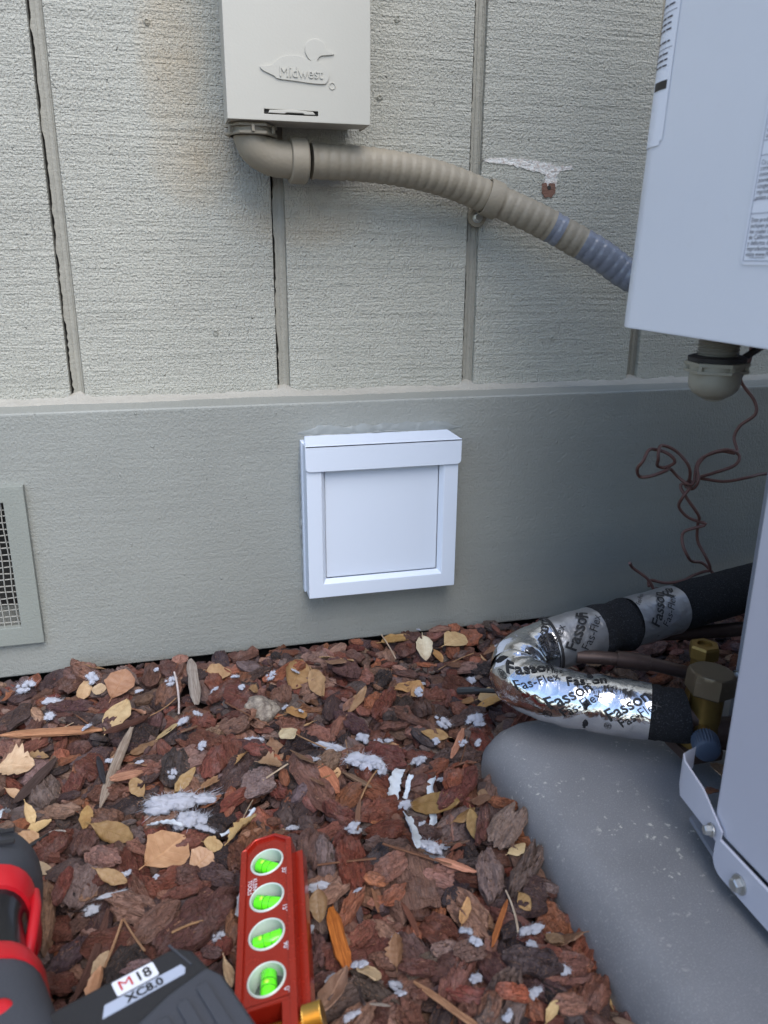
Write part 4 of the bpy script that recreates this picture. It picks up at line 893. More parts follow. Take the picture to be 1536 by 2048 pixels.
# height field of the bed: everything is dropped on to it in turn
HX0, HX1, HY0, HY1, HC = -0.70, 0.98, -1.25, -0.03, 0.002
NXH, NYH = int((HX1-HX0)/HC), int((HY1-HY0)/HC)
HF = np.full((NXH, NYH), -0.016, dtype=np.float64)
for i in range(0, NXH, 4):
    for j in range(0, NYH, 4):
        x, y = HX0+i*HC, HY0+j*HC; HF[i:i+4, j:j+4] += 0.006*mnoise.noise(Vector((x*14, y*14, 0)))+0.003*mnoise.noise(Vector((x*45, y*45, 3)))+0.013*max(0, 1-abs(y+0.06)/0.06)
LAT = np.array([(a, b) for a in (-0.8, -0.4, 0, 0.4, 0.8) for b in (-0.8, -0.3, 0.3, 0.8)])
def drop(x, y, ang, L, W, T, sink=0.3, tilt=0.0, stamp=True, flat=0.75, q=0.55):
    """rest a piece on the bed: returns matrix parts (origin, 3 axes)"""
    ca, sa = math.cos(ang), math.sin(ang)
    px = x+(LAT[:, 0]*L*ca-LAT[:, 1]*W*sa)/2; py = y+(LAT[:, 0]*L*sa+LAT[:, 1]*W*ca)/2
    ii = np.clip(((px-HX0)/HC).astype(int), 0, NXH-1); jj = np.clip(((py-HY0)/HC).astype(int), 0, NYH-1); h = HF[ii, jj]
    dx, dy, dh = px-x, py-y, h-h.mean()
    sxx, syy, sxy = (dx*dx).sum()+1e-9, (dy*dy).sum()+1e-9, (dx*dy).sum(); det = sxx*syy-sxy*sxy
    gx = ((dx*dh).sum()*syy-(dy*dh).sum()*sxy)/det*flat; gy = ((dy*dh).sum()*sxx-(dx*dh).sum()*sxy)/det*flat
    gx += random.gauss(0, tilt); gy += random.gauss(0, tilt)
    m = math.hypot(gx, gy)
    if m > 0.7: gx *= 0.7/m; gy *= 0.7/m
    zc = float(np.quantile(h, q))-T*sink*0.5+T*0.25
    nrm = Vector((-gx, -gy, 1)).normalized(); ax = Vector((ca, sa, gx*ca+gy*sa)).normalized(); ay = nrm.cross(ax).normalized(); nrm = ax.cross(ay)
    if stamp:
        k = max(3, int(L/HC)+1); k2 = max(3, int(W/HC)+1)
        a = np.linspace(-1, 1, k)[:, None]; b = np.linspace(-1, 1, k2)[None, :]
        msk = (np.abs(a)**3+np.abs(b)**3) < 1.0
        wx = x+(a*L*ca-b*W*sa)/2; wy = y+(a*L*sa+b*W*ca)/2; hz = zc+T*0.7*(1-0.3*np.maximum(np.abs(a), np.abs(b))**3)+gx*(wx-x)+gy*(wy-y)
        ii = np.clip(((wx-HX0)/HC).astype(int), 0, NXH-1)[msk]; jj = np.clip(((wy-HY0)/HC).astype(int), 0, NYH-1)[msk]
        np.maximum.at(HF, (ii, jj), hz[msk])
    return Vector((x, y, zc)), ax, ay, nrm
def on_pad(x, y, m=0.0): return x > 0.324-m and y < -0.280+m
def in_tool(x, y):
    if -0.07 < x < 0.035 and y < -0.36: return True
    d = Vector((x, y, 0))-BO; a, b = d.dot(e1), d.dot(e2)
    if -0.06 < a < 0.045 and b > -0.006: return True
    d = Vector((x, y, 0))-Vector((LF.x, LF.y, 0)); a, b = d.dot(la), d.dot(lw0)
    return -0.004 < a < 0.18 and abs(b) < 0.026
def seen(x, y): return (y > -0.60 and -0.14 < x < 0.36 and y > -0.42-(x+0.1)*0.42) or (x < 0.80 and y > -0.30 and x > 0.3)

PAL = [(98, 67, 58), (108, 66, 54), (86, 64, 60), (122, 84, 70), (110, 92, 86), (132, 98, 82), (72, 55, 53), (112, 62, 50), (140, 108, 92), (98, 83, 79), (58, 48, 48), (146, 92, 66)]
def jit(c, k=0.12):
    f = random.uniform(1-k, 1+k); return tuple(max(5, min(250, v*f*random.uniform(0.96, 1.04))) for v in c)
# 1) the mass of small chips: one mesh
LOW = [chip_arrays(900+i, 5, 3, 1.0, random.uniform(0.35, 0.7), random.uniform(0.2, 0.42), lay=3) for i in range(16)]
LOWv = [np.array(v) for v, f in LOW]
av, af, al, acol = [], [], [], []; base = 0
def scatter_small(n, xr, yr, smin, smax, need_seen=None):
    global base
    for _ in range(n):
        x, y = random.uniform(*xr), random.uniform(*yr)
        if on_pad(x, y) or y > -0.060: continue
        if need_seen is not None and seen(x, y) != need_seen: continue
        k = random.randrange(16); sc = smin*(smax/smin)**random.random(); V = LOWv[k]; ang = random.uniform(0, 6.283)
        W = float(V[:, 1].max()-V[:, 1].min()); T = float(V[:, 2].max())
        o, ax, ay, nr = drop(x, y, ang, sc, sc*W, sc*T, 0.4, 0.18)
        w = V*sc; pts = np.array(o)+w[:, :1]*np.array(ax)+w[:, 1:2]*np.array(ay)+w[:, 2:]*np.array(nr)
        if pts[:, 1].max() > -0.0575: pts[:, 1] -= pts[:, 1].max()+0.0575
        av.append(pts); af.extend([tuple(i+base for i in f) for f in LOW[k][1]]); al.append(w+np.array([random.uniform(0, 9), random.uniform(0, 9), 0]))
        c = lin(*jit(random.choice(PAL), 0.25)); acol.extend([c]*len(V)); base += len(V)
scatter_small(2600, (-0.70, 0.97), (-1.22, -0.058), 0.018, 0.045, False)
scatter_small(8000, (-0.16, 0.80), (-0.62, -0.058), 0.008, 0.022, True)
scatter_small(4000, (-0.16, 0.80), (-0.62, -0.058), 0.014, 0.034, True)
# 2) the larger chips, one object each
HI = []
for i in range(36):
    r = random.Random(500+i); W = [0.34, 0.42, 0.5, 0.6, 0.7, 0.82][i % 6]
    vs, fs = chip_arrays(300+i, 22, 11, 1.0, W, r.uniform(0.16, 0.34), rag=0.22, lay=r.choice((3, 4, 5)), curl=r.uniform(-0.25, 0.12))
    HI.append((W, np.array(vs), fs))
CH = {}
def chip_mesh(i, sc, wf):
    """shared meshes in a few real sizes so that the relief keeps its scale"""
    key = (i, round(sc*1000/6)*6, round(wf*4)/4)
    if key not in CH:
        W, V, fs = HI[i]; s = max(6, key[1])/1000; w = V*np.array([s, s*max(0.5, key[2]), s])
        me = bpy.data.meshes.new('bark_chip'); me.from_pydata(w.tolist(), [], fs); set_loc(me, w); me.materials.append(M['bark']); CH[key] = me
    return CH[key], max(6, key[1])/1000
def place(name, me, o, ax, ay, nr, rgb, label, cat, group):
    ob = bpy.data.objects.new(name, me); col.objects.link(ob)
    ob.matrix_world = Matrix(((ax.x, ay.x, nr.x, o.x), (ax.y, ay.y, nr.y, o.y), (ax.z, ay.z, nr.z, o.z), (0, 0, 0, 1)))
    ob.color = lin(*rgb) if rgb else (1, 1, 1, 1); return tag(ob, label, cat, group)
def tone(c):
    r, g_, b = c; l = (r+g_+b)/3
    if l < 62: return 'blackish brown'
    if r-b < 34: return 'weathered grey brown' if l > 88 else 'dull purplish brown'
    if l > 104: return 'light orange brown'
    return 'reddish brown' if l > 74 else 'dark reddish brown'
def bark(x, y, ang, L, W, rgb, label=None):
    i = min(range(36), key=lambda k: abs(HI[k][0]-W/L)+random.uniform(0, 0.18)); wf = (W/L)/HI[i][0]
    me, s = chip_mesh(i, L, wf); T = float(HI[i][1][:, 2].max())*s
    if random.random() < 0.5: ang += math.pi
    o, ax, ay, nr = drop(x, y, ang, s, W, T, 0.35, 0.16)
    size = 'large' if L > 0.04 else ('medium' if L > 0.028 else 'small'); shp = 'slender' if W/L < 0.42 else ('broad' if W/L > 0.66 else 'oblong')
    return place('bark_chip', me, o, ax, ay, nr, rgb, label or '%s %s %s bark chip %s' % (size, shp, tone(rgb), near(x, y)), 'bark chip', 'bark chips lying loose on the mulch bed')
HERO = [
('l',-81,-93,8,14,19,150,85,50,'rust brown dry leaf tucked against the grey skirting board'),
('l',20,-104,65,32.7,25.4,165,115,80,'broad light brown dry leaf lying close to the skirting board'),
('l',31,-141,-53,52.9,25.9,160,110,80,'large brown dry leaf lying behind the pale torn leaf piece'),
('l',22,-164,63,39.3,21.3,190,160,110,'pale torn leaf piece between the tan stick and the brown folded leaf'),
('l',65,-184,5,23.2,26.5,200,170,115),
('s',-53,-217,-14,29.6,29.4,200,165,125,'wide pale tan leaf with pointed margin below the long tan stick'),
('l',-52,-241,-39,20.5,8,190,150,110),
('l',-26,-290,40,18.9,12.2,200,165,105),
('l',7,-291,89,25.1,7.9,165,125,65),
('l',28,-313,-39,38.5,11.9,150,115,65,'long olive tan leaf below the grey stick in the mulch'),
('l',-32,-310,39,17.8,13.6,185,140,95),
('s',120,-344,43,32.3,17.6,185,150,90,'yellowish spiny oak leaf touching the tip of the red level'),
('l',65,-346,39,33.8,31.8,190,140,95,'big broad tan leaf lying between the power tool and the red level'),
('l',89,-355,31,19.1,18.3,195,150,110,'pale tan leaf touching the big broad leaf by the level'),
('l',98,-345,1,15,10.5,190,155,100),
('s',147,-275,-14,19.1,19.8,150,115,80,'small brown spiny oak leaf below the grey stone'),
('l',116,-95,-3,26.9,24.3,180,140,95),
('l',-35,-273,-65,18.8,4.8,205,170,110),
('l',80,-259,44,24.6,8.1,165,130,75),
('l',99,-294,27,20,12,160,95,60,'orange brown leaf beside the largest lint clump'),
('l',2,-105,-14,14,11,180,150,110),
('w',-32,-172,0,81.6,16.8,185,135,100,'long split tan wood stick lying near the vent grille'),
('w',25,-234,77,91.1,9.7,150,135,120,'weathered grey stick lying across the dark bark chips'),
('w',91,-118,93,65.7,12.9,150,140,130,'short grey stick lying end on to the skirting board'),
('w',33,-182,50,58,9.4,85,55,45,'dark brown bark sliver beside the pale torn leaf'),
('w',-36,-235,59,50.2,11.2,70,55,50,'blackish brown bark sliver beside the wide pale leaf'),
('w',35,-258,13,24.5,10.3,165,120,95,'short pinkish wood splinter next to the grey stick'),
('t',76,-132,93,49.9,2,200,190,185,'thin whitish twig lying beside the short grey stick'),
('t',-9,-310,130,24.7,1.1,195,185,175,'thin pale stalk lying beside the black plastic strip'),
('k',-28,-319,38,28,4.9,30,30,32,'black plastic strip lying in the mulch by the power tool'),
('w',14,-238,102,37.6,6.1,50,48,52),
('r',150,-180,5,31.6,39.8,150,135,120,'rough grey stone half buried in the mulch'),
('f',-66,-90,166,13.9,15.7,0,0,0),
('f',-40,-108,166,13.7,13.7,0,0,0),
('f',-7,-93,166,10.6,12.8,0,0,0),
('f',80,-179,166,9.8,21.7,0,0,0),
('f',92,-169,166,6.7,11.2,0,0,0),
('f',111,-135,166,7,15.5,0,0,0),
('f',129,-127,166,7.1,19.2,0,0,0),
('f',147,-127,166,7.1,11.3,0,0,0),
('f',167,-116,166,9.1,8.4,0,0,0),
('f',76,-298,166,35.9,23.2,0,0,0,'biggest bluish grey lint clump lying on the mulch'),
('f',84,-321,166,16,21.7,0,0,0),
('f',93,-334,166,10.5,8.7,0,0,0),
('f',-2,-174,166,8,9.2,0,0,0),
('f',95,-234,166,5.3,8.3,0,0,0),
('f',140,-214,166,12.8,13,0,0,0),
('f',45,-238,166,4.5,5.6,0,0,0),
('f',70,-256,166,5.9,13,0,0,0),
('f',134,-154,166,5.2,6,0,0,0),
('f',54,-305,166,3.4,5.6,0,0,0),
('p',-48,-293,94,34.9,3.8,205,212,218),
('p',65,-322,150,27.7,5.9,205,212,218),
('p',119,-333,14,30,3.3,210,218,226),
('l',191,-120,66,42.7,22.6,165,125,75,'round olive tan leaf near the skirting board below the white vent'),
('l',235,-107,-42,40.3,24.4,190,150,95),
('l',209,-146,-84,45.6,15.2,170,130,85),
('l',230,-135,-49,26,23.1,140,100,70),
('l',229,-165,-32,22.1,13.5,120,75,60),
('s',298,-155,28,34.5,26,190,140,80,'golden tan spiny leaf lying below the white vent'),
('l',275,-184,34,18.2,16.2,200,140,85),
('l',299,-186,5,14.8,14.7,180,130,75),
('l',182,-181,30,23.3,18.9,180,130,70),
('l',170,-220,-81,40.4,16.7,215,195,150,'pale cream oval leaf beside the grey stone'),
('l',358,-221,4,33.2,16.6,180,130,60,'golden curled leaf lying by the corner of the grey pad'),
('l',342,-200,40,26.7,15.9,150,105,60),
('l',330,-105,-97,31.5,16.3,205,190,155),
('l',345,-102,-54,22.5,15.6,190,140,80),
('l',368,-94,23,30,28.5,200,165,110),
('l',307,-84,7,39.9,16.7,165,125,65),
('w',191,-294,110,26.8,19,190,125,95,'smooth orange tan bark flake among dark chips'),
('l',266,-340,-37,45.7,12.1,140,105,50,'long curled olive leaf lying beside the ragged white flake'),
('l',284,-360,1,20.1,11,150,110,60),
('l',305,-341,-14,11.4,12.6,140,110,80),
('l',156,-227,-88,47.4,11,160,120,90),
('l',200,-278,-14,9,10.3,200,150,95),
('l',286,-373,-100,25.1,4.8,150,115,60),
('l',238,-195,34,27.9,6.9,150,110,70),
('w',307,-278,59,50.3,7.6,175,125,100,'pinkish tan wood splinter near the corner of the grey pad'),
('w',215,-295,118,36.9,7.3,130,105,85),
('w',270,-381,137,23,5,120,95,80),
('w',204,-349,74,28.7,5.1,130,95,75),
('f',202,-250,166,24.9,14.9,0,0,0),
('f',180,-279,166,11.9,11.2,0,0,0),
('f',232,-234,166,9.6,13.3,0,0,0),
('f',246,-239,166,7.2,9.3,0,0,0),
('f',253,-251,166,5.5,12.9,0,0,0),
('f',226,-280,166,24.1,18.6,0,0,0),
('f',234,-292,166,10.4,22.7,0,0,0),
('f',273,-278,166,10.8,14.6,0,0,0),
('f',304,-243,166,14.7,12.4,0,0,0),
('f',291,-264,166,5.5,6.4,0,0,0),
('f',335,-244,166,13.2,14,0,0,0),
('f',156,-339,166,8,16.5,0,0,0),
('f',198,-358,166,10.6,10.8,0,0,0),
('f',247,-394,166,16.6,13.5,0,0,0),
('f',265,-370,166,5.3,6.5,0,0,0),
('f',282,-309,166,5.2,11.3,0,0,0),
('f',327,-275,166,6.3,6.4,0,0,0),
('f',411,-116,166,19.6,20,0,0,0),
('f',326,-355,166,12.6,10.2,0,0,0),
('f',369,-127,166,5.7,7.6,0,0,0),
('f',139,-214,166,12.8,12.9,0,0,0),
('f',310,-282,166,3.1,7.5,0,0,0),
('p',243,-306,66,37.6,10.9,190,200,212),
('p',269,-332,66,49,7,215,218,224,'ragged white paint flake lying beside the long curled olive leaf'),
('p',236,-375,75,54.4,9.2,200,210,222,'long pale blue white paint strip lying on the mulch'),
('p',252,-314,55,18.6,4.5,200,206,214),
('b',244,-274,142,35.6,23.1,100,55,48),
('b',227,-334,28,46.4,16.8,120,70,55),
('b',223,-357,159,31,20.4,100,55,42),
('b',293,-324,44,48.7,18,125,70,50),
('b',175,-302,116,52.4,18.1,115,80,68),
('b',250,-358,137,29.6,25.9,75,55,52),
('b',205,-311,30,27.2,16.1,120,75,50),
('b',193,-333,131,34.4,12.3,105,60,50),
('b',140,-307,166,43.1,12,110,55,45),
('b',306,-386,36,33.6,19.9,130,110,98),
('b',137,-283,166,27.1,27.8,130,110,105),
('b',283,-291,10,25.4,15,120,70,50),
('b',318,-330,62,33.9,15.5,120,95,85),
('b',159,-363,166,28.4,25.5,90,70,68),
('b',312,-365,174,26.3,9.5,135,85,60),
('b',292,-377,62,37.7,10.4,90,55,48),
('b',220,-379,173,35.8,13.6,95,75,68),
('b',141,-248,12,25.3,23.4,125,70,60),
('l',158,-486,42,36,24.5,165,125,100,'broad greyish tan leaf lying beside the brass thumbscrew of the level'),
('l',181,-478,-82,23.2,14,205,175,130,'cream leaf fragment beside the orange wood chip'),
('l',253,-447,59,18.3,9.1,205,150,90),
('l',305,-408,11,13,11.7,205,175,120),
('l',291,-453,-84,17.3,9.4,165,125,70),
('l',256,-384,-14,10.4,12.3,170,100,60),
('l',268,-388,-14,11.7,10.5,150,85,60),
('l',273,-529,40,13.1,6.3,200,165,105),
('l',299,-481,-79,17.6,7.9,150,115,80),
('w',170,-446,91,52,12.4,190,112,48,'bright orange flat wood chip lying beside the red level'),
('w',258,-411,145,28.4,9.8,200,142,115,'pale pink wood splinter beside the long white strip'),
('w',271,-460,53,37,4.9,165,100,55,'narrow orange brown splinter in the mulch near the pad'),
('w',220,-509,118,55,5.1,160,120,90,'long thin tan stick lying in the mulch between level and pad'),
('t',283,-454,83,29.9,1.5,185,170,150),
('w',200,-419,96,16,4.5,130,90,65),
('w',219,-438,98,26.8,4.5,110,70,55),
('w',180,-510,13,15.3,2.2,150,140,130),
('t',172,-500,86,19.3,2,70,60,58),
('f',244,-395,166,15.2,17.5,0,0,0,'fluffy whitish lint tuft on the pale pink splinter'),
('f',253,-398,166,5.7,7.5,0,0,0),
('f',164,-407,166,12,5.9,0,0,0),
('f',335,-436,166,9.9,12.8,0,0,0),
('f',324,-445,166,8.5,12.3,0,0,0),
('f',289,-468,166,13.7,8.2,0,0,0),
('f',300,-471,166,4.6,4.1,0,0,0),
('f',280,-487,166,5.5,13.8,0,0,0),
('f',292,-505,166,6.4,10.7,0,0,0),
('f',207,-450,166,3.4,11.9,0,0,0),
('f',243,-471,166,6.7,10.2,0,0,0),
('f',241,-497,166,5.3,6.9,0,0,0),
('f',269,-516,166,5.1,6.6,0,0,0),
('f',165,-510,166,6.9,5.9,0,0,0),
('f',195,-495,166,3.1,3.3,0,0,0),
('f',247,-530,166,3,3,0,0,0),
('f',151,-429,166,6.9,6.7,0,0,0),
('f',197,-359,166,9.3,7.2,0,0,0),
('b',189,-389,85,46.1,20.1,115,60,45),
('b',233,-449,106,37.3,24.3,110,65,50),
('b',254,-495,90,42.7,17,95,62,58),
('b',197,-464,160,26.6,11.2,125,90,75),
('b',276,-498,147,32.7,19,65,52,52),
('b',215,-402,13,21.6,16,125,85,70),
('b',307,-459,131,24.8,19.9,135,85,60),
('b',333,-415,71,45.3,16.8,105,85,75),
('b',304,-425,45,53.2,15.3,105,88,80),
('b',280,-420,76,42.4,17.6,125,105,98),
('b',290,-488,140,19.5,19,125,72,58),
('b',231,-472,154,19.2,10.3,140,115,105),
('b',213,-478,166,23.7,9.6,95,60,52),
('b',234,-506,148,31,10.3,115,60,50),
('b',253,-519,154,15.2,7.8,155,85,60),
('b',198,-507,102,26.2,15.6,105,68,55),
('b',166,-366,74,34.1,19.4,100,75,68),
('b',172,-381,87,35.2,12.6,115,98,95),
('b',209,-390,45,26.1,13.3,48,45,50),
('b',213,-419,18,20,12.2,135,80,55),
('b',184,-446,33,23.2,10.8,125,75,60),
('b',184,-420,49,29.9,9.9,150,95,70),
('b',213,-462,109,26.1,19.3,95,70,65),
('b',154,-444,72,30.1,16.8,105,75,72),
('b',242,-483,178,18.4,14,110,85,75),
('b',240,-521,51,20.3,14.2,110,75,58),
('b',152,-466,16,23.6,8.2,85,55,50),
('b',208,-494,8,14.3,8.4,100,65,55),
('b',327,-474,44,58.4,21.4,135,80,60),
('b',344,-515,91,32.9,9.7,110,62,45),
('b',336,-538,119,22.3,14.5,140,95,70),
('b',332,-450,166,16.4,12.5,120,95,85),
('b',305,-518,39,34.2,14.2,120,78,62),
('b',285,-526,177,20.5,15.7,135,95,78),
('b',336,-515,76,20.1,8.2,150,105,75),
('l',343,-483,-89,23.8,15.1,195,140,95,'rounded tan leaf leaning on the edge of the grey pad'),
('l',322,-514,-112,24.2,13.2,205,165,100,'yellowish leaf lying below the rounded tan leaf by the pad'),
('w',331,-522,84,42.6,6,165,130,105,'grey tan stick lying beside the edge of the grey pad'),
('w',315,-538,113,19.5,5,150,125,105),
('f',343,-498,166,5.7,8,0,0,0),
('b',85,-418,40,62.9,30.9,85,55,50,'largest dark brown bark slab lying between the battery and the level'),
('b',60,-410,14,34.5,21.3,110,80,68),
('b',46,-388,154,35,17.9,135,105,92),
('b',24,-343,133,35.1,18.8,140,105,95),
('b',8,-320,74,26.8,19.9,90,62,55),
('b',103,-378,153,34.3,18.4,80,62,62),
('b',0,-349,43,24.9,17.4,75,58,55),
('b',10,-366,72,28.3,23,110,92,88),
('b',1,-367,62,22.2,8.3,110,60,52),
('b',-10,-381,95,55.9,13.8,150,115,90),
('b',9,-408,53,33.5,14.2,75,58,62),
('w',24,-418,74,61.5,6.2,85,58,50,'long dark brown bark splinter beside the power tool'),
('b',79,-388,0,31.6,12.1,105,65,55),
('b',6,-429,45,20.5,24.7,95,55,45),
('b',47,-336,166,16.2,19.1,130,90,75),
('b',10,-388,16,16.9,14.3,95,70,62),
('b',81,-373,166,15.4,15.6,90,58,50),
('b',51,-443,166,17.3,10.4,130,105,105),
('b',107,-427,82,21.4,8.9,130,90,65),
('b',93,-446,166,10.8,9.4,85,60,58),
('l',28,-442,78,19.9,10.7,195,140,100,'ribbed orange tan leaf between the tool handle and the battery'),
('l',27,-426,63,21.5,8.5,180,150,115),
('l',-16,-345,-26,20.2,7.9,185,160,125),
('l',10,-455,42,12.1,12.9,125,85,50),
('l',101,-466,-81,20.2,6.8,195,165,125),
('l',31,-365,-32,23.6,4.6,165,130,85),
('t',36,-419,70,28.9,1.7,165,130,100),
('t',47,-419,115,32.5,1.5,165,130,100),
('f',30,-376,166,16.3,6.6,0,0,0),
('f',19,-385,166,8,7.9,0,0,0),
('f',98,-433,166,6.3,5.7,0,0,0),
('f',152,-426,166,9.2,9.3,0,0,0),
('p',112,-411,82,31.2,4.6,210,215,220),
]

LAND = [('the brass thumbscrew', 0.150, -0.510), ('the tip of the red level', 0.134, -0.370), ('the red level', 0.130, -0.415), ('the red level', 0.126, -0.455), ('the battery pack', 0.060, -0.490), ('the battery pack', 0.092, -0.505),
        ('the tool handle', 0.012, -0.440), ('the tool handle', 0.010, -0.385), ('the taped pipe bend', 0.325, -0.275), ('the corner of the grey pad', 0.310, -0.315), ('the edge of the grey pad', 0.305, -0.380), ('the edge of the grey pad', 0.300, -0.440), ('the edge of the grey pad', 0.305, -0.500), ('the edge of the grey pad', 0.315, -0.555),
        ('the skirting board below the mesh vent', -0.080, -0.075), ('the skirting board below the mesh vent', -0.04, -0.075), ('the skirting board below the white vent', 0.24, -0.075), ('the skirting board below the white vent', 0.30, -0.075), ('the skirting board below the white vent', 0.35, -0.075), ('the skirting board', 0.02, -0.075), ('the skirting board', 0.09, -0.075), ('the skirting board', 0.16, -0.075),
        ('the copper line', 0.46, -0.24), ('the copper line', 0.52, -0.25), ('the reddish drain tube', 0.56, -0.20), ('the taped pipe', 0.42, -0.18), ('the taped pipe', 0.48, -0.16)]
for key, ph in (('rough grey stone', 'the grey stone'), ('long split tan', 'the long tan stick'), ('weathered grey', 'the weathered grey stick'), ('biggest bluish', 'the biggest lint clump'), ('long pale blue', 'the long white strip'), ('bright orange flat', 'the orange wood chip'), ('big broad tan leaf', 'the big broad tan leaf'), ('wide pale tan leaf', 'the wide pale leaf'), ('long thin tan', 'the long thin tan stick'), ('golden tan spiny', 'the golden spiny leaf'), ('pale cream oval', 'the cream oval leaf'), ('largest dark brown', 'the largest bark slab'), ('smooth orange tan', 'the smooth orange flake'), ('broad greyish tan', 'the broad greyish leaf'), ('narrow orange brown', 'the narrow orange splinter'), ('short grey stick', 'the short grey stick'), ('ragged white', 'the ragged white flake')):
    for h in HERO:
        if len(h) > 9 and h[9].startswith(key): LAND.append((ph, h[1]/1000, h[2]/1000))
def near(x, y): return 'near '+min(LAND, key=lambda l: (l[1]-x)**2+(l[2]-y)**2)[0]
nh = sum(1 for h in HERO if h[0] == 'b'); todo = 300-nh; tries = 0; spots = []
while todo > 0 and tries < 20000:
    tries += 1; x, y = random.uniform(-0.13, 0.62), random.uniform(-0.56, -0.075)
    if not seen(x, y) or on_pad(x, y, 0.008) or in_tool(x, y): continue
    if any((x-a)**2+(y-b)**2 < 0.012**2 for a, b in spots): continue
    spots.append((x, y)); L = random.uniform(0.024, 0.048)*(1.0 if y < -0.2 else 0.9); W = L*random.uniform(0.34, 0.8)
    bark(x, y, random.uniform(0, 6.28), L, W, jit(random.choice(PAL), 0.15)); todo -= 1
#  hero bark first, then leaves, sticks, lint and flakes on top of it
for h in HERO:
    if h[0] == 'b': bark(h[1]/1000, h[2]/1000, R(h[3]), h[4]/1000, min(h[5], h[4]*0.9)/1000, tuple(min(255, v*1.04+2) for v in h[6:9]), h[9] if len(h) > 9 else None)

def leaf_mesh(seed, wr, spiny):
    r = random.Random(seed); nx, ny = 24, 8; vs = []; lc = []; c1, c2, tw = r.uniform(-0.25, 0.5), r.uniform(-0.25, 0.35), r.uniform(-0.25, 0.25); o = Vector((r.uniform(0, 50), 0, 0))
    pk = r.uniform(0.42, 0.6); tear = r.random() < 0.35
    for side in (0, 1):
        for i in range(nx+1):
            u = i/nx; w = math.sin(math.pi*u**(math.log(0.5)/math.log(pk)))**0.72
            if spiny: w *= 0.82+0.30*abs(((u*5.5) % 1.0)-0.5)*2*(0.15 < u < 0.97)
            w = max(w, 0.02)*(1+0.10*mnoise.noise(Vector((u*5, 0, 0))+o))
            for j in range(ny+1):
                v = -1+2*j/ny; ww = w*(1+(0.12*mnoise.noise(Vector((u*9, v*0.6+2*(v > 0), 5))+o) if abs(v) > 0.9 else 0))
                if tear and u > 0.62 and v > 0.5: ww *= 0.78
                x = u-0.5; y = v*ww*wr/2
                z = c1*y*y/wr*2.0+c2*x*x*0.55+tw*x*y*1.2+0.045*mnoise.noise(Vector((u*3, v*2, 9))+o)+0.02*abs(v)*(1-abs(v))*2*math.sin(u*34)
                vs.append((x, y, z-(0.012 if side else 0))); lc.append((u, v, 0))
    n = (nx+1)*(ny+1); fs = []
    for i in range(nx):
        for j in range(ny):
            a = i*(ny+1)+j; fs.append((a, a+ny+1, a+ny+2, a+1)); fs.append((n+a, n+a+1, n+a+ny+2, n+a+ny+1))
    rim = [i*(ny+1) for i in range(nx+1)]+[nx*(ny+1)+j for j in range(1, ny+1)]+[i*(ny+1)+ny for i in range(nx-1, -1, -1)]+[j for j in range(ny-1, 0, -1)]
    for k in range(len(rim)): a, b = rim[k], rim[(k+1) % len(rim)]; fs.append((b, a, n+a, n+b))
    k = len(vs)                                           # stalk
    for i in range(4):
        for t in range(4): vs.append((-0.5-0.05*i+0.02, 0.012*math.cos(t*1.571), 0.012*math.sin(t*1.571)-0.004+c2*0.137)); lc.append((0.01, 0, 0))
    for i in range(3):
        for t in range(4): fs.append((k+4*i+t, k+4*i+(t+1) % 4, k+4*i+4+(t+1) % 4, k+4*i+4+t))
    return vs, fs, lc
LV = {}
def leaf(x, y, ang, L, W, rgb, spiny, label=None, sink=0.0):
    key = (random.randrange(9), spiny, round(min(1.1, max(0.3, W/L))*5)/5, round(L*1000/5)*5)
    if key not in LV:
        vs, fs, lc = leaf_mesh(40+key[0]+(70 if spiny else 0), key[2], spiny); s = max(8, key[3])/1000
        me = bpy.data.meshes.new('dry_leaf'); me.from_pydata([(a*s, b*s, c*s) for a, b, c in vs], [], fs); set_loc(me, lc); me.shade_smooth(); me.set_sharp_from_angle(angle=R(60)); me.materials.append(M['dry_leaf']); LV[key] = me
    o, ax, ay, nr = drop(x, y, ang, L*0.9, W*0.8, 0.003, 0.0, 0.10, flat=0.9, q=0.72)
    o = o+nr*0.0015
    size = 'large' if L > 0.034 else ('medium' if L > 0.022 else 'small'); l_ = sum(rgb)/3
    c = 'pale tan' if l_ > 150 else ('tan' if l_ > 128 else ('olive brown' if rgb[0]-rgb[2] > 62 else 'dull brown'))
    m_ = sum(rgb)/3; rgb = tuple(0.78*v+0.22*m_ for v in rgb)
    return place('dry_leaf', LV[key], o, ax, ay, nr, rgb, label or '%s %s %s dry leaf %s' % (size, c, 'spiny' if spiny else 'oval', near(x, y)), 'leaf', 'dry leaves lying on the mulch bed')
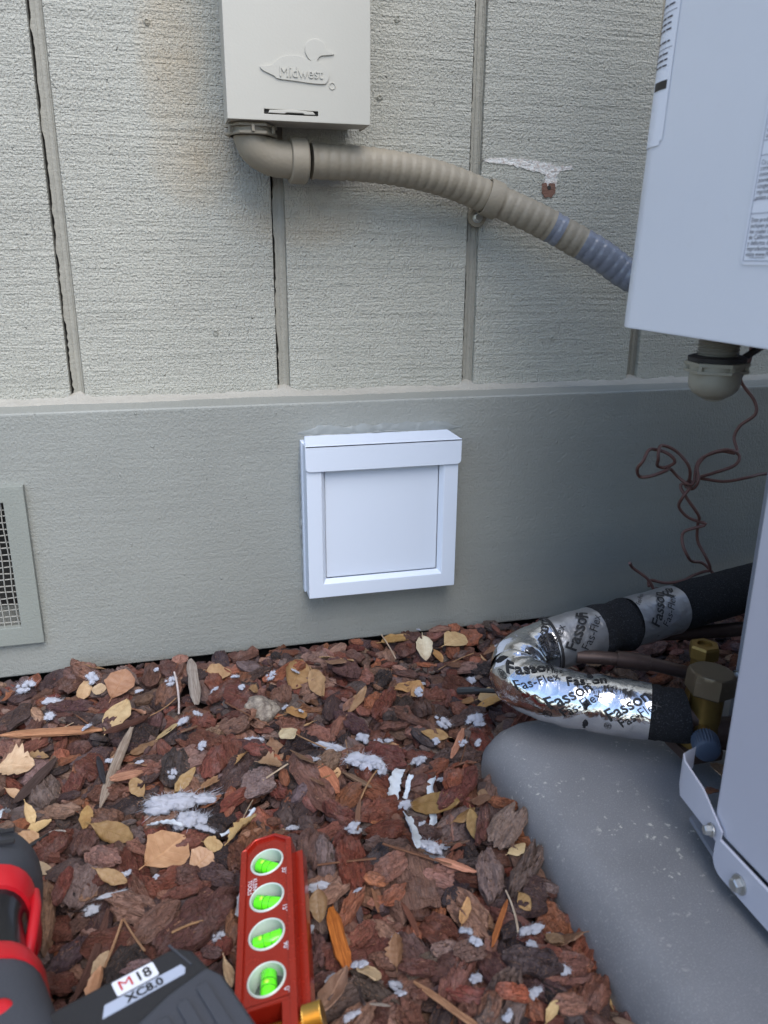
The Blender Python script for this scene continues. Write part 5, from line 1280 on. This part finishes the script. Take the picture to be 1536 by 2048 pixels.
def stick(name, x, y, ang, L, W, rgb, label, cat, flatness=0.55, twig=False, group='wood splinters and sticks in the mulch'):
    seed = random.uniform(0, 99); n = max(6, int(L/0.004)); seg = 5 if twig else 9; vs = []; fs = []; lc = []
    T = W*(1.0 if twig else flatness); bend = random.uniform(-0.05, 0.05)
    for i in range(n+1):
        u = i/n; e = 1 if twig else min(1, 0.35+3*min(u, 1-u)+0.3*mnoise.noise(Vector((u*20, seed, 0))))
        for j in range(seg):
            t = 2*math.pi*j/seg; k = e*(1+0.30*mnoise.noise(Vector((u*1.2, math.cos(t)*1.6, math.sin(t)*1.6+seed)))+0.12*mnoise.noise(Vector((u*9, math.cos(t)*3, math.sin(t)*3+seed))))
            xo = (u-0.5)*L+(0.0 if twig else 0.35*W*mnoise.noise(Vector((math.cos(t)*2.5, math.sin(t)*2.5, seed+(9 if u > 0.5 else 0))))*(abs(2*u-1)**6))
            c_, s_ = math.cos(t), math.sin(t); sq = 1 if twig else 1/max(abs(c_), abs(s_))**0.6
            vs.append((xo, W/2*k*c_*sq+bend*L*((2*u-1)**2), T/2*k*s_*sq)); lc.append(vs[-1])
    for i in range(n):
        for j in range(seg): m = (j+1) % seg; fs.append((i*seg+j, i*seg+m, (i+1)*seg+m, (i+1)*seg+j))
    fs += [tuple(range(seg))[::-1], tuple(n*seg+j for j in range(seg))]
    me = bpy.data.meshes.new(name); me.from_pydata(vs, [], fs); set_loc(me, lc); me.materials.append(M['wood'] if name != 'plastic_strip' else M['plastic_strip'])
    o, ax, ay, nr = drop(x, y, ang, L, max(W, 0.004), T, 0.1, 0.0, q=0.85, flat=0.85)
    return place(name, me, o+nr*T*0.3, ax, ay, nr, rgb, label, cat, group)
def lint_mesh(seed):
    """loose clump of cottony puffs with stray fibres"""
    r = random.Random(seed); g = G(); vv = []; n = r.randint(9, 15); cs = []
    for k in range(n):
        a = r.uniform(0, 6.28); d = 0.40*math.sqrt(r.random()) if k else 0; c = Vector((d*math.cos(a), d*math.sin(a), r.uniform(0.02, 0.16)*(1-d))); rad = r.uniform(0.10, 0.21)*(1.1-d*0.9); o = Vector((seed*3.7+k*1.9, k, 0))
        bm = bmesh.new(); bmesh.ops.create_icosphere(bm, subdivisions=3, radius=1.0)
        for v in bm.verts:
            p = v.co.copy(); f = 1+0.45*mnoise.noise(p*1.3+o)+0.30*mnoise.noise(p*3.1+o)+0.26*mnoise.noise(p*6.0+o)+0.16*mnoise.noise(p*11+o)
            q = c+Vector((p.x*f*rad*1.15, p.y*f*rad*1.15, p.z*f*rad)); q.z = max(q.z, -0.06); v.co = q
        bm.verts.index_update(); g.add([v.co for v in bm.verts], [tuple(v.index for v in f.verts) for f in bm.faces]); vv += [v.co.copy() for v in bm.verts if v.co.z > 0]; bm.free()
    for _ in range(420):                                  # stray fibres
        p = r.choice(vv); d = (Vector((p.x, p.y, p.z*1.5)).normalized()+Vector((r.gauss(0, 0.8), r.gauss(0, 0.8), r.gauss(0, 0.6)))).normalized(); L = r.uniform(0.05, 0.26); s = d.cross(Vector((r.random(), r.random(), 1))).normalized()*0.005; b = Vector((r.gauss(0, 0.05), r.gauss(0, 0.05), r.gauss(0, 0.05)))
        g.add([p-s, p+s, p+d*L*0.5+b+s*0.8, p+d*L*0.5+b-s*0.8, p+d*L+b*1.5], [(0, 1, 2, 3), (3, 2, 4)])
    me = bpy.data.meshes.new('lint_tuft'); me.from_pydata([tuple(v) for v in g.v], [], g.f); me.shade_smooth(); me.materials.append(M['lint']); return me
LM = [lint_mesh(i) for i in range(9)]
def lint(x, y, W, Hh, label=None):
    o, ax, ay, nr = drop(x, y, random.uniform(-0.5, 0.5), W, Hh, 0.004, 0.0, 0.0, q=0.7)
    sc = 1.4; t = min(W, Hh)*0.9
    size = 'large' if W > 0.026 else ('medium' if W > 0.014 else 'small')
    shp = 'wide' if W > Hh*1.6 else 'round'
    return place('lint_tuft', random.choice(LM), o+nr*(0.0008+t*0.06), ax*W*sc, ay*Hh*sc, nr*t*1.25, None, label or '%s %s bluish grey lint tuft %s' % (size, shp, near(x, y)), 'lint', 'lint tufts scattered on the mulch')
def flake(x, y, ang, L, W, rgb, label=None):
    n, m = 26, 4; seed = random.uniform(0, 90); vs = []; fs = []
    for sd_ in (0, 1):
        for i in range(n+1):
            u = i/n
            for j in range(m+1):
                v = -1+2*j/m; w = W/2*(0.8+0.45*mnoise.noise(Vector((u*6, seed, v > 0)))+0.25*mnoise.noise(Vector((u*22, seed, v > 0))))
                z = 0.004*math.sin(u*3.1+seed)*L/0.04+0.18*W*v*v+0.0012*mnoise.noise(Vector((u*9, v, seed)))
                vs.append(((u-0.5)*L+0.12*W*mnoise.noise(Vector((v*3, seed, u > 0.5))), v*w+0.1*W*math.sin(u*5+seed), z-0.0007*sd_))
    k = (n+1)*(m+1)
    for i in range(n):
        for j in range(m): a = i*(m+1)+j; fs.append((a, a+m+1, a+m+2, a+1)); fs.append((k+a, k+a+1, k+a+m+2, k+a+m+1))
    rim = [i*(m+1) for i in range(n+1)]+[n*(m+1)+j for j in range(1, m+1)]+[i*(m+1)+m for i in range(n-1, -1, -1)]+[j for j in range(m-1, 0, -1)]
    for q_ in range(len(rim)): a, b = rim[q_], rim[(q_+1) % len(rim)]; fs.append((b, a, k+a, k+b))
    me = bpy.data.meshes.new('paint_flake'); me.from_pydata(vs, [], fs); me.shade_smooth(); me.set_sharp_from_angle(angle=R(60)); me.materials.append(M['flake_white'])
    o, ax, ay, nr = drop(x, y, ang, L, W, 0.003, 0.0, 0.0, q=0.8, flat=0.9)
    return place('paint_flake', me, o+nr*0.003, ax, ay, nr, rgb, label or 'narrow white paint flake '+near(x, y), 'paint flake', 'white paint flakes on the mulch')
def stone(x, y, L, W, label):
    bm = bmesh.new(); bmesh.ops.create_icosphere(bm, subdivisions=4, radius=0.5)
    for v in bm.verts:
        p = v.co.copy(); a = 1+0.35*mnoise.noise(p*2+Vector((4, 4, 4)))+0.12*mnoise.noise(p*6); v.co = Vector((p.x*L*a, p.y*W*a, p.z*0.7*W*a))
    me = bpy.data.meshes.new('stone'); bm.to_mesh(me); bm.free(); me.shade_smooth(); me.materials.append(M['stone'])
    o, ax, ay, nr = drop(x, y, 0.3, L*0.8, W*0.8, W*0.35, 0.5, 0.0); return place('stone', me, o, ax, ay, nr, None, label, 'stone', None)
for h in HERO:
    if h[0] == 'r': stone(h[1]/1000, h[2]/1000, h[4]/1000, h[5]/1000*0.8, h[9])
# a scatter of lesser leaves half hidden among the chips
k = 0
while k < 46:
    x, y = random.uniform(-0.12, 0.62), random.uniform(-0.52, -0.07)
    if not seen(x, y) or on_pad(x, y, 0.01) or in_tool(x, y): continue
    k += 1; L = random.uniform(0.014, 0.026); leaf(x, y, random.uniform(0, 6.28), L, L*random.uniform(0.4, 0.7), jit(random.choice([(165, 125, 80), (150, 110, 68), (135, 96, 66), (182, 142, 98), (128, 84, 60)]), 0.12), random.random() < 0.3)
for h in HERO:
    lb = h[9] if len(h) > 9 else None; x, y, a, L, W = h[1]/1000, h[2]/1000, R(h[3]), h[4]/1000, h[5]/1000
    if h[0] in 'ls': leaf(x, y, a, L, min(W, L*1.0), h[6:9], h[0] == 's', lb)
    elif h[0] == 'w': stick('wood_splinter', x, y, a, L, W*0.8, h[6:9], lb or 'small brown wood splinter '+near(x, y), 'wood', 0.4)
    elif h[0] == 't': stick('twig', x, y, a, L, min(W, 0.0028), h[6:9], lb or 'thin dry stalk '+near(x, y), 'twig', 1, True, 'thin dry stalks in the mulch')
    elif h[0] == 'k': stick('plastic_strip', x, y, a, L, W, h[6:9], lb, 'plastic strip', 0.4, False, None)
for i in range(26):
    x, y = random.uniform(-0.10, 0.5), random.uniform(-0.5, -0.08)
    if seen(x, y) and not on_pad(x, y, 0.01) and not in_tool(x, y): stick('twig', x, y, random.uniform(0, 3.14), random.uniform(0.02, 0.05), random.uniform(0.0008, 0.0018), random.choice([(165, 130, 95), (190, 170, 145), (120, 84, 62)]), 'thin dry stalk '+near(x, y), 'twig', 1, True, 'thin dry stalks in the mulch')
for h in HERO:
    lb = h[9] if len(h) > 9 else None
    if h[0] == 'f': lint(h[1]/1000, h[2]/1000, max(0.006, h[4]/1000), max(0.005, min(h[5], h[4]*1.4)/1000*0.8), lb)
    elif h[0] == 'p': flake(h[1]/1000, h[2]/1000, R(h[3]), h[4]/1000, h[5]/1000, h[6:9], lb)
for i in range(40):
    x, y = random.uniform(-0.10, 0.5), random.uniform(-0.5, -0.07)
    if seen(x, y) and not on_pad(x, y, 0.01) and not in_tool(x, y): w = random.uniform(0.004, 0.009); lint(x, y, w, w*random.uniform(0.6, 1.0))
for (x, y, L, a, s_, rgb) in ((0.462, -0.408, 0.022, 1.1, False, (176, 142, 108)), (0.440, -0.430, 0.016, 0.3, True, (132, 84, 58)), (0.505, -0.405, 0.020, 2.2, False, (150, 96, 66))):
    ob = leaf(x, y, a, L, L*0.6, rgb, s_, 'dry leaf caught in the condenser base behind the valve bracket'); ob.location.z = 0.0462
scatter_small(7000, (-0.56, 0.0), (-0.80, -0.058), 0.012, 0.034, False)
scatter_small(2500, (-0.70, 0.97), (-1.22, -0.058), 0.018, 0.045, False)
# join the small chips into one mesh
me = bpy.data.meshes.new('bark_mulch'); me.from_pydata(np.concatenate(av).tolist(), [], af); set_loc(me, np.concatenate(al))
ca = me.attributes.new('tint', 'FLOAT_COLOR', 'POINT'); ca.data.foreach_set('color', np.array(acol, dtype=np.float32).ravel())
me.materials.append(M['bark_small']); mo = bpy.data.objects.new('bark_mulch', me); col.objects.link(mo)
tag(mo, 'mass of small reddish brown bark mulch covering the ground', 'mulch', kind='stuff')
